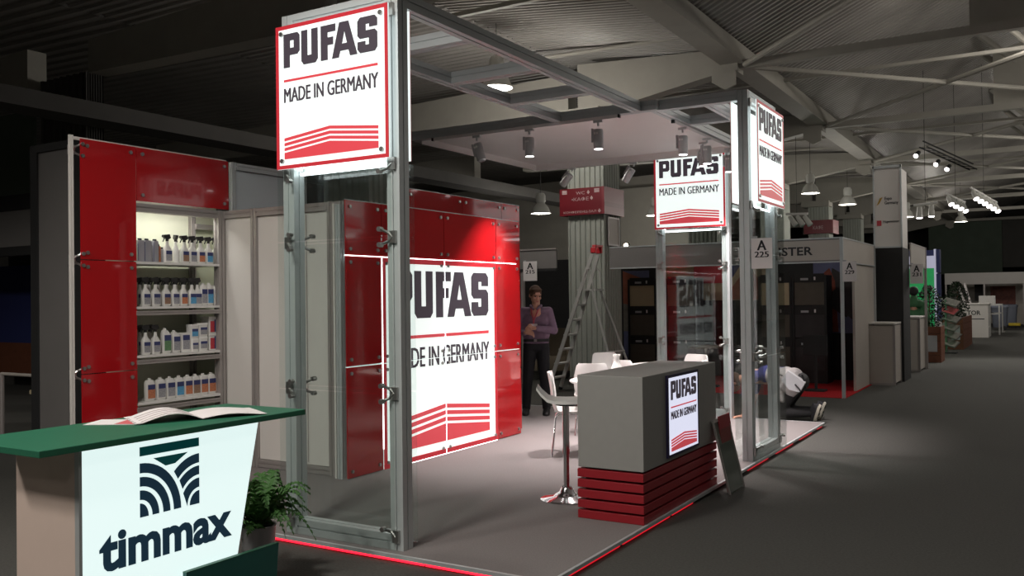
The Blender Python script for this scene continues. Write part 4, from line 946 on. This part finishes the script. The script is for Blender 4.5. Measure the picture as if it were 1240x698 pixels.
# stand left of the column, behind the standing man
fs = thing('dark_fascia', 'dark grey fascia board above the gap left of the fluted column', 'fascia', (0, FY, 0))
part(fs, 'board', B(-9.0, -5.5, 0, .04, 2.15, 2.5), 'grey_panel'); part(fs, 'lower_rail', B(-9.0, -5.5, -.02, .05, 2.10, 2.15), 'charcoal'); part(fs, 'upper_rail', B(-9.0, -5.5, -.02, .05, 2.5, 2.53), 'wall_frame')
for x, lb_ in ((-6.25, 'dark post beside the number card behind the red wall edge'), (-7.6, 'dark post of the far stand hidden by the red wall')): single('fascia_post', B(x-.03, x+.03, FY, FY+.06, FL, 2.15), 'wall_frame', lb_, 'post')
def arm(label, x, y, rz):
    t = thing('tan_armchair', label, 'chair', (x, y, FL), rz, 'tan armchairs behind the standing man')
    part(t, 'seat', MB().loft([(.2, .3, .3), (.44, .32, .32), (.47, .3, .3)], 16, .45), 'seat_tan', smooth=True); part(t, 'backrest', MB().loft([(.4, .10, .30, -.28, 0), (.8, .1, .31, -.31, 0), (.98, .08, .27, -.33, 0), (1.02, .05, .2, -.33, 0)], 16, .45), 'seat_tan', smooth=True)
    for sy in (-1, 1): part(t, 'armrest', MB().loft([(.2, .28, .05, 0, sy*.33), (.62, .28, .055, 0, sy*.33), (.65, .25, .04, 0, sy*.33)], 14, .5), 'seat_tan', smooth=True)
    for sx in (-1, 1):
        for sy in (-1, 1): part(t, 'leg', MB().cyl((sx*.22, sy*.22, 0), (sx*.22, sy*.22, .2), .02), 'charcoal')
arm('tan armchair behind the standing man nearest the red wall', -6.15, 11.4, -1.2); arm('tan armchair between standing man and ladder', -5.75, 12.4, -1.9)
bs = thing('leaflet_stand', 'tall stand with papers and a yellow-green panel left of the fluted column', 'stand', (-6.25, 12.9, FL))
part(bs, 'frame', MB().box(.0, .03, 0, .03, 0, 2.1).box(.55, .58, 0, .03, 0, 2.1).box(0, .58, 0, .03, 2.07, 2.1), 'wall_frame'); part(bs, 'panel', B(.05, .53, .0, .02, .7, 1.35), 'yellow_green')
for k in range(3): part(bs, 'leaflet', B(.08+.12*k, .18+.12*k, -.01, 0, 1.45+.05*k, 1.62+.05*k), 'paper')
part(bs, 'poster', B(.05, .30, .0, .01, 1.72, 2.03), 'paper')
bulb = thing('clip_spotlight', 'small warm clip spotlight glaring right of the ladder', 'spotlight', (-5.24, 13.0, 2.68))
part(bulb, 'shade', MB().lathe([(.03, -.12), (.05, -.02), (.055, 0), (.05, 0), (.03, -.1)], 16, m=Matrix.Rotation(math.radians(105), 4, 'X')), 'charcoal', smooth=True); part(bulb, 'bulb', MB().ball((0, -.02, 0), .045), 'lamp_warm', smooth=True); part(bulb, 'arm', MB().cyl((0, .1, 0), (0, .40, -.15), .012).box(-.04, .04, .39, .42, -.6, -.1), 'charcoal')

# ------------------------------------------------------------------ right hand stands along the aisle
bt = thing('black_tower', 'square tower, black below and white above with two small logos', 'tower', (-.42, 13.55, FL))
part(bt, 'black_panel', MB().box(0, .5, 0, .9, 0, 2.5), 'charcoal'); part(bt, 'white_panel', MB().box(.02, .48, .02, .88, 2.5, 4.0), 'white_panel')
part(bt, 'corner_frame', MB().box(0, .025, -.01, .02, 2.5, 4.05).box(.475, .505, -.01, .02, 2.5, 4.05).box(0, .5, -.01, .02, 4.0, 4.05).box(0, .5, -.01, .02, 2.5, 2.53), 'aluminium')
put('logo_text', text('Expo\nGermany', (.20, 3.30, .24, .16), .001, bold=.02), 'ink', bt, (0, .018, 0)); put('logo_text', text('Hagemeister', (.17, 2.96, .28, .06), .001, bold=.01), 'ink', bt, (0, .018, 0))
part(bt, 'logo_flag', MB().prism([(.06, 3.30), (.11, 3.34), (.17, 3.46), (.12, 3.44)], .012, .018), 'gold'); part(bt, 'logo_square', B(.06, .14, .012, .018, 2.92, 3.02), 'label_red')
def wcounter(label, x0, x1, y0, y1, h):
    t = thing('white_counter', label, 'counter', (0, 0, FL), 0, 'white system counters along the aisle')
    part(t, 'top', B(x0, x1, y0, y1, h-.03, h), 'white_panel')
    part(t, 'front_panel', B(x0+.04, x1-.04, y0+.01, y0+.03, .04, h-.05), 'beige_panel'); part(t, 'side_panel', B(x1-.03, x1-.01, y0+.04, y1-.04, .04, h-.05), 'beige_panel'); part(t, 'back_panel', B(x0+.03, x1-.04, y1-.04, y1-.02, .04, h-.05), 'beige_panel')
    for x in (x0+.02, x1-.02):
        for y in (y0+.02, y1-.02): part(t, 'post', MB().beam((x, y, 0), (x, y, h-.03), .04), 'wall_frame')
    part(t, 'base_rail', B(x0+.02, x1-.02, y0+.005, y0+.035, 0, .04), 'wall_frame'); return t
wcounter('white panel counter standing in front of the black tower', -.58, .04, 12.72, 13.5, 1.12)
wcounter('second white panel counter beyond the black tower', -.45, .08, 15.9, 17.0, 1.15)
f2 = thing('stand_fascia', 'pale fascia board above the number card of the next stand', 'fascia', (0, 0, 0))
part(f2, 'board', B(.085, .11, 14.5, 16.82, 2.15, 2.55), 'beige_panel'); part(f2, 'rail', MB().box(.08, .115, 14.45, 16.85, 2.55, 2.58).box(.08, .115, 14.45, 16.85, 2.12, 2.15), 'wall_frame')
single('fascia_post', MB().beam((.1, 16.85, FL), (.1, 16.85, 2.58), .05), 'wall_frame', 'thin post at end of the pale fascia before the planters', 'post')
gw = thing('green_wall', 'green glowing picture wall behind the hooded person', 'partition', (-.2, 21.6, FL))
part(gw, 'board', B(-2.4, 0, 0, .05, 0, 2.3), 'green_lit'); part(gw, 'upper_board', B(-2.4, 0, 0, .05, 2.3, 2.63), 'lilac_lit'); part(gw, 'top_band', B(-2.4, 0, -.01, .05, 2.63, 2.78), 'label_blue')
lt = thing('light_column', 'slim lit white and navy column at the end of the green wall', 'column', (-.2, 21.5, FL))
part(lt, 'lit_edge', B(0, .05, 0, .3, .9, 2.8), 'lilac_lit', 'glowing white edge')
for k in range(3): part(lt, 'navy_panel', B(.05, .14, 0, .3, .9+k*.64, 1.51+k*.64), 'label_blue')
part(lt, 'foot', B(0, .14, 0, .3, 0, .9), 'white_panel')
def planter(label, x0, x1, y0, y1, h, z1, seed, bush_label):
    t = thing('wooden_planter', label, 'planter', (0, 0, FL), 0, 'brown planters along the aisle')
    n = 5
    for k in range(n):
        z = h*k/n; part(t, 'board', MB().box(x0, x1, y0, y0+.03, z+.004, z+h/n-.004), 'brown_wood'); part(t, 'board', MB().box(x1-.03, x1, y0+.03, y1, z+.004, z+h/n-.004), 'brown_wood')
    part(t, 'inner_box', B(x0, x1-.032, y0+.035, y1, 0, h-.03), 'charcoal'); part(t, 'plaque', B(x1-.32, x1-.08, y0-.01, y0, h*.3, h*.75), 'pot_white')
    b = thing('leafy_bush', bush_label, 'bush', ((x0+x1)/2-.02, (y0+y1)/2, FL+h-.03))
    m = MB(); r = random.Random(seed); H_ = z1-h
    for k in range(900):
        u = r.random(); rad = (.10+.30*math.sin(PI*min(1, u*.9+.12)))*math.sqrt(r.random()); a = r.uniform(0, 2*PI); c = Vector((rad*math.cos(a), rad*math.sin(a)*1.2, u*H_))
        d = Vector((r.uniform(-1, 1), r.uniform(-1, 1), r.uniform(-.6, 1))).normalized()*r.uniform(.05, .10); w = d.cross(Vector((r.uniform(-1, 1), r.uniform(-1, 1), r.uniform(-1, 1)))).normalized()*.022
        m.add([c-d*.5, c+w, c+d*.5, c-w], [(0, 1, 2, 3)])
    part(b, 'foliage', m, 'bush_green', kind='stuff')
    part(b, 'stem', MB().cyl((0, 0, 0), (.02, .02, H_*.8), .025, .01), 'brown_wood')
planter('nearest brown wooden planter beside the thin post', -.35, .2, 18.75, 19.6, .85, 1.85, 5, 'dark leafy bush in the nearest wooden planter')
planter('second brown wooden planter in front of the lit white counter', -.28, .26, 24.2, 27.5, .93, 2.0, 9, 'dark leafy bush in the second wooden planter')
fe = thing('white_fence', 'short white picket fence behind the nearest planter', 'fence', (-.6, 18.7, FL))
for k in range(4): part(fe, 'picket', B(.02+k*.09, .07+k*.09, 0, .02, .05, .62), 'white_panel')
part(fe, 'rail', MB().box(0, .38, .02, .04, .15, .2).box(0, .38, .02, .04, .45, .5), 'white_panel')
mg = thing('magazine_rack', 'zigzag magazine rack between the two wooden planters', 'rack', (-.02, 22.4, FL))
part(mg, 'pole', MB().cyl((0, .1, 0), (0, .1, 1.45), .03), 'steel'); part(mg, 'foot', B(-.25, .25, -.1, .3, 0, .03), 'charcoal')
for k in range(6):
    M6 = Matrix.Translation((.02+(k % 2)*.05, 0, .22+k*.22)) @ Matrix.Rotation(math.radians(-52), 4, 'X') @ Matrix.Rotation(math.radians(28), 4, 'Y')
    part(mg, 'tray', MB().box(-.22, .22, 0, .015, -.02, .26, M6), 'steel')
    mz = thing('magazine', '%s magazine from the bottom of the zigzag rack' % ORD[k], 'magazine', (-.02, 22.4, FL), 0, 'magazines on the zigzag rack')
    part(mz, 'cover', MB().box(-.2, .2, -.012, -.001, 0, .25, M6), 'magazine' if k != 4 else 'paper_red')
tc_ = thing('white_counter', 'white aisle counter with dark lettering behind the second planter', 'counter', (0, 32, FL))
part(tc_, 'front_panel', B(-.35, .48, 0, .04, 0, 1.2), 'white_panel'); part(tc_, 'side_panel', B(.44, .48, .04, 1.6, 0, 1.2), 'white_plastic'); part(tc_, 'top', B(-.38, .52, -.03, 1.6, 1.2, 1.24), 'white_panel')
part(tc_, 'plinth', B(-.35, .46, .02, 1.6, 0, .05), 'grey_panel')
put('name_lettering', text('TOR', (-.2, .82, .44, .16), .002, bold=.02), 'ink', tc_, (0, -.003, 0)); part(tc_, 'ink_rule', B(-.25, .36, -.003, 0, .66, .69), 'ink')
dk = thing('white_desk', 'white open desk beyond the lettered aisle counter', 'desk', (0, 34.4, FL))
part(dk, 'top', B(-.3, .75, 0, 2.6, 1.12, 1.16), 'white_plastic'); part(dk, 'end_leg', B(.70, .75, 0, .05, 0, 1.12), 'white_plastic'); part(dk, 'end_leg', B(.70, .75, 2.55, 2.6, 0, 1.12), 'white_plastic'); part(dk, 'shelf', B(-.3, .70, .1, 2.5, .78, .81), 'white_plastic'); part(dk, 'back_leg', B(-.3, -.25, 0, 2.6, 0, 1.12), 'white_panel')
single('carton', B(-.0, .55, 35.0, 35.7, FL+1.161, FL+1.50), 'white_plastic', 'white box on top of the open white desk', 'box', bevel=.01)
for k, (x, rz_) in enumerate(((-.30, -18), (-.12, -14))):
    single('display_board', MB().box(-.02, .02, 0, .5, 0, .75, Matrix.Rotation(math.radians(rz_), 4, 'Y')), 'paper', ('left', 'right')[k]+' leaning display board on the lettered aisle counter', 'board', loc=(x, 32.3, FL+1.245))
def bin_(label, x, y):
    t = thing('wheeled_bin', label, 'bin', (x, y, FL), 0, 'blue grey bins by the aisle')
    part(t, 'tub', MB().loft([(.12, .26, .35), (.95, .32, .42)], 14, .35), 'bin_blue', smooth=True); part(t, 'lid', MB().loft([(.95, .34, .44), (1.02, .34, .44), (1.06, .28, .38)], 14, .35), 'bin_blue', smooth=True)
    for sy in (-1, 1): part(t, 'wheel', MB().cyl((.15, sy*.3, .1), (.15, sy*.36, .1), .1, n=14), 'charcoal')
bin_('nearer blue grey wheeled bin beyond the white desk', .52, 39.5); bin_('farther blue grey wheeled bin beyond the white desk', .78, 43.0)
yb = thing('yellow_cart', 'low yellow trolley standing on the far aisle floor', 'trolley', (1.0, 41.5, FL)); part(yb, 'deck', B(-.22, .25, -.3, .3, .12, .24), 'yellow', bevel=.02)
for sx in (-1, 1):
    for sy in (-1, 1): part(yb, 'wheel', MB().cyl((sx*.15, sy*.22, .06), (sx*.15, sy*.28, .06), .06, n=12), 'charcoal')
ff = thing('far_stand', 'distant pale stand with long white fascia at the end of the aisle', 'stand', (0, 46, FL))
part(ff, 'fascia', B(-2.2, 1.35, 0, .05, 2.05, 2.62), 'white_panel'); part(ff, 'back_wall', B(-2.2, 4, 2.9, 3, 0, 2.6), 'beige_panel'); part(ff, 'fascia_return', B(1.3, 1.35, .05, 2.9, 2.05, 2.62), 'white_panel')
for x in (-2.15, -.42, 1.3): part(ff, 'post', B(x-.04, x+.04, 0, .08, 0, 2.05), 'wall_frame')
part(ff, 'poster', B(-.3, .85, 2.86, 2.9, .9, 1.95), 'poster_rust', 'dark red picture poster'); part(ff, 'counter', B(.9, 1.9, 1.2, 1.8, 0, 1.05), 'beige_panel'); part(ff, 'dark_panel', B(-.95, -.45, 1.5, 1.6, 1.2, 2.05), 'charcoal')
struct('wall_far_partition', B(-3.3, .25, 49.6, 49.8, 2.6, 5.4), 'hedge_wall')
struct('trim_1', B(.25, 12, 49.8, 50, 2.9, 5.6), 'dark_paint')

# ------------------------------------------------------------------ far left: dark neighbouring stand
gc = thing('grey_partition', 'plain dark grey partition panel left of the red product cabinet', 'partition', (0, 1.0, FL))
part(gc, 'panel', B(-6.56, -6.02, -.01, .02, .0, 3.22), 'grey_panel'); part(gc, 'left_post', B(-6.68, -6.56, -.03, .07, 0, 3.30), 'charcoal'); part(gc, 'right_post', B(-6.02, -5.92, -.03, .07, 0, 3.30), 'charcoal'); part(gc, 'top_rail', B(-6.56, -6.02, -.03, .07, 3.22, 3.30), 'charcoal')
dsd = thing('dark_stand', 'dark stand with poster wall and low rail at far left edge', 'stand', (0, 4.0, FL))
part(dsd, 'back_board', B(-16, -11.62, 2.0, 2.06, 0, 4.3), 'dark_paint'); part(dsd, 'pale_band', B(-16, -11.62, -.05, 0, 3.45, 4.8), 'hedge_wall', 'dim green-grey upper board'); part(dsd, 'fascia', B(-16, -11.62, -.05, 0, 2.6, 3.2), 'grey_panel')
part(dsd, 'beam', MB().box(-16, -11.62, -.08, .02, 3.2, 3.45).box(-16, -11.62, -.08, .02, 2.45, 2.6), 'charcoal'); part(dsd, 'poster', B(-15.5, -11.8, 1.5, 1.52, .9, 2.4), 'label_blue', 'dark blue poster with faint writing'); part(dsd, 'poster_ground', B(-15.5, -11.8, 1.48, 1.5, .3, .9), 'brown_wood')
put('faint_lettering', text('24', (0, 0, .25, .14), .002), 'pale_print', dsd, (-13.2, 1.49, 1.75)); 
rl = thing('low_rail', 'pale tubular rail above a low tan bench at far left', 'railing', (-8.6, 1.73, FL)); part(rl, 'post', MB().cyl((0, 0, 0), (0, 0, .8), .03), 'wall_frame'); part(rl, 'handrail', MB().cyl((0, 0, .8), (1.2, 0, .8), .02), 'beige_panel'); part(rl, 'post', MB().cyl((1.2, 0, 0), (1.2, 0, .8), .03), 'wall_frame')
bn = thing('low_bench', 'low tan bench below the pale rail at far left', 'bench', (-8.5, 2.6, FL)); part(bn, 'seat', B(-1.0, .9, 0, .6, .42, .48), 'oven_cream', bevel=.01); part(bn, 'side', B(-1.0, .9, .05, .55, 0, .42), 'oven_brown')

# ------------------------------------------------------------------ hall lamps
def pendant(label, loc, r=.22, P=120, zt=5.9):
    t = thing('pendant_lamp', label, 'pendant lamp', loc, 0, 'hall bell lamps')
    part(t, 'reflector', MB().lathe([(r, 0), (r*.97, .02), (r*.75, .16), (r*.42, .26), (r*.30, .27), (r*.40, .25), (r*.72, .15), (r*.93, .02)], 24), 'lamp_shell', smooth=True)
    part(t, 'gear_housing', MB().lathe([(0, .27), (r*.40, .27), (r*.48, .32), (r*.48, .46), (r*.35, .52), (0, .52)], 20), 'lamp_shell', smooth=True)
    part(t, 'glow_disc', MB().lathe([(0, .005), (r*.9, .005), (r*.9, .012), (0, .012)], 24), 'lamp_glow', 'glowing lamp face')
    zt = (6.2 if loc[0] < -5.6 else 5.75+(-2.1-loc[0])*.115 if loc[0] < -2.1 else 5.78+(loc[0]+2.1)*.452)
    part(t, 'rod', MB().cyl((0, 0, .52), (0, 0, zt-loc[2]+.03), .007, n=6), 'black_truss')
    if P:
        l = bpy.data.lights.new('pendant_light', 'POINT' if loc[1] > 7 and loc[0] < 3 or loc[1] > 12 else 'SPOT'); l.energy = P; l.color = (1, .94, .86); l.shadow_soft_size = .3
        
        if l.type == 'SPOT': l.spot_size = math.radians(160); l.spot_blend = .35
        o = bpy.data.objects.new('pendant_light', l); COL.objects.link(o); o.parent = t; o.location = (0, 0, -.14)
    return t
pendant('large bell lamp glowing above the roof beams in front of the corrugated ceiling', (-5.30, 8.0, 5.05), .26, 200)
pendant('bell lamp hanging right of the aisle-edge sign', (-3.0, 20.0, 4.28), .24, 90)
pendant('bell lamp hanging left of the white tower', (-2.8, 24.0, 4.30), .26, 90)
pendant('small bell lamp far behind, right of the white tower', (-1.9, 30, 4.30), .22, 150)
pendant('small bell lamp far behind the second white counter', (-.8, 38, 4.6), .25, 170)
pendant('dim bell lamp just right of the red wall top', (-8.7, 15.5, 3.75), .26, 130, 6.2)
pendant('dim bell lamp seen through the upper glass of the far portal', (-7.2, 19.5, 3.9), .26, 130, 6.2)
for i_, (x_, y_) in enumerate(((3.7, -8), (3.7, -1), (3.7, 6), (3.7, 13), (3.7, 20), (3.7, 28), (3.7, 36), (-1.2, -2.6), (-3.5, -5.5), (-10.5, -2.6), (.6, -6.2))):  # unseen lamps added to brighten the booth front, cabinet and aisle
    pendant('unseen added bell lamp out of the picture above the %s' % ('aisle beside the booth' if x_ > 0 else 'floor in front of the booth'), (x_, y_, 5.05), .24, (75 if y_ < 10 else 170) if x_ > 1 else 430)
def rack(label, p, q, n, on=True, d=(.3, -.5, -.8), P=0, bm='white_plastic', group='ceiling floodlight racks'):
    t = thing('floodlight_rack', label, 'light rack', p, 0, group); v = Vector(q)-Vector(p)
    part(t, 'rail', MB().cyl((0, 0, 0), v, .03, n=8), bm); part(t, 'hanger', MB().cyl(v*.5, v*.5+Vector((0, 0, 5.75+(p[0]+v.x/2+2.1)*.452-p[2]-v.z/2+.03)), .006, n=5), 'black_truss'); d = Vector(d).normalized()
    for k in range(n):
        c0 = v*((k+.5)/n)+Vector((0, 0, -.05)); part(t, 'floodlight', MB().cyl(c0, c0+d*.26, .05, .07, n=12), 'lamp_shell'); part(t, 'lens', MB().cyl(c0+d*.26, c0+d*.27, .06, n=12), 'spot_lens' if on else 'pot_white')
    if P:
        l = bpy.data.lights.new('flood_light', 'SPOT'); l.energy = P; l.color = (1, .95, .9); l.spot_size = math.radians(120); l.spot_blend = .7; l.shadow_soft_size = .2
        o = bpy.data.objects.new('flood_light', l); COL.objects.link(o); o.parent = t; c0 = v*.5+d*.6; o.location = c0; o.rotation_euler = d.to_track_quat('-Z', 'Y').to_euler()
    return t
rack('white rack of four floodlights over the aisle', (.25, 20.0, 4.05), (.62, 20.6, 3.85), 4, P=150)
rack('white rack of six floodlights farther right over the aisle', (.80, 20.0, 4.15), (1.32, 20.6, 3.8), 6, P=150)
rack('white track with two bright spotlights right of the white tower', (-.25, 18.0, 3.62), (.25, 18.0, 3.66), 2, d=(0, -.1, -1))
rack('small cluster of unlit white spotlights above the name fascia', (-2.9, 17.0, 3.50), (-2.4, 17.0, 3.48), 3, on=False, d=(.5, 0, -.8))
bt2 = thing('black_lighting_truss', 'black lattice lighting bar with three spots under the aisle roof', 'light rack', (-.1, 18.7, 4.95))
a, b = Vector((0, 0, .1)), Vector((.9, 2.2, -.25))
for o_ in ((-.08, 0, 0), (.08, 0, 0), (0, 0, .14)): part(bt2, 'chord', MB().cyl(a+Vector(o_), b+Vector(o_), .018, n=6), 'black_truss')
for k in range(10): part(bt2, 'lattice', MB().cyl(a.lerp(b, k/10)+Vector((-.08, 0, 0)), a.lerp(b, (k+1)/10)+Vector((.08, 0, 0)), .010, n=5), 'black_truss')
for k in (.02, .4, .62): c0 = a.lerp(b, k)+Vector((-.12, 0, -.1)); part(bt2, 'spot_can', MB().cyl(c0, c0+Vector((-.05, -.14, -.1)), .05, .06, n=10), 'black_truss'); part(bt2, 'lens', MB().cyl(c0+Vector((-.05, -.14, -.1)), c0+Vector((-.054, -.15, -.107)), .052, n=10), 'spot_lens')
fl_ = thing('floodlight_cluster', 'bright floodlight cluster on the roof struts at upper right corner', 'light rack', (1.95, 12.0, 6.05))
part(fl_, 'bar', MB().cyl((-.1, 0, .18), (.6, 0, .18), .03), 'lamp_shell')
for k in range(2): part(fl_, 'floodlight', MB().cyl((.02+k*.3, 0, .15), (.0+k*.3, -.12, 0), .09, .12, n=14), 'lamp_shell'); part(fl_, 'lens', MB().cyl((.0+k*.3, -.12, 0), (-.002+k*.3, -.13, -.01), .10, n=14), 'spot_lens')
l = bpy.data.lights.new('flood_light', 'POINT'); l.energy = 60; l.color = (1, .93, .85); l.shadow_soft_size = .15; o = bpy.data.objects.new('flood_light', l); COL.objects.link(o); o.parent = fl_; o.location = (.15, -.35, -.2)
# lamp inside the product cabinet
l = bpy.data.lights.new('cabinet_light', 'AREA'); l.shape = 'RECTANGLE'; l.size = .85; l.size_y = .05; l.energy = 3.2; l.color = (1, .97, .88)
o = bpy.data.objects.new('cabinet_light', l); COL.objects.link(o); o.parent = cb; o.location = (1.17, .135, 2.462); o.rotation_euler = (math.radians(15), 0, 0)
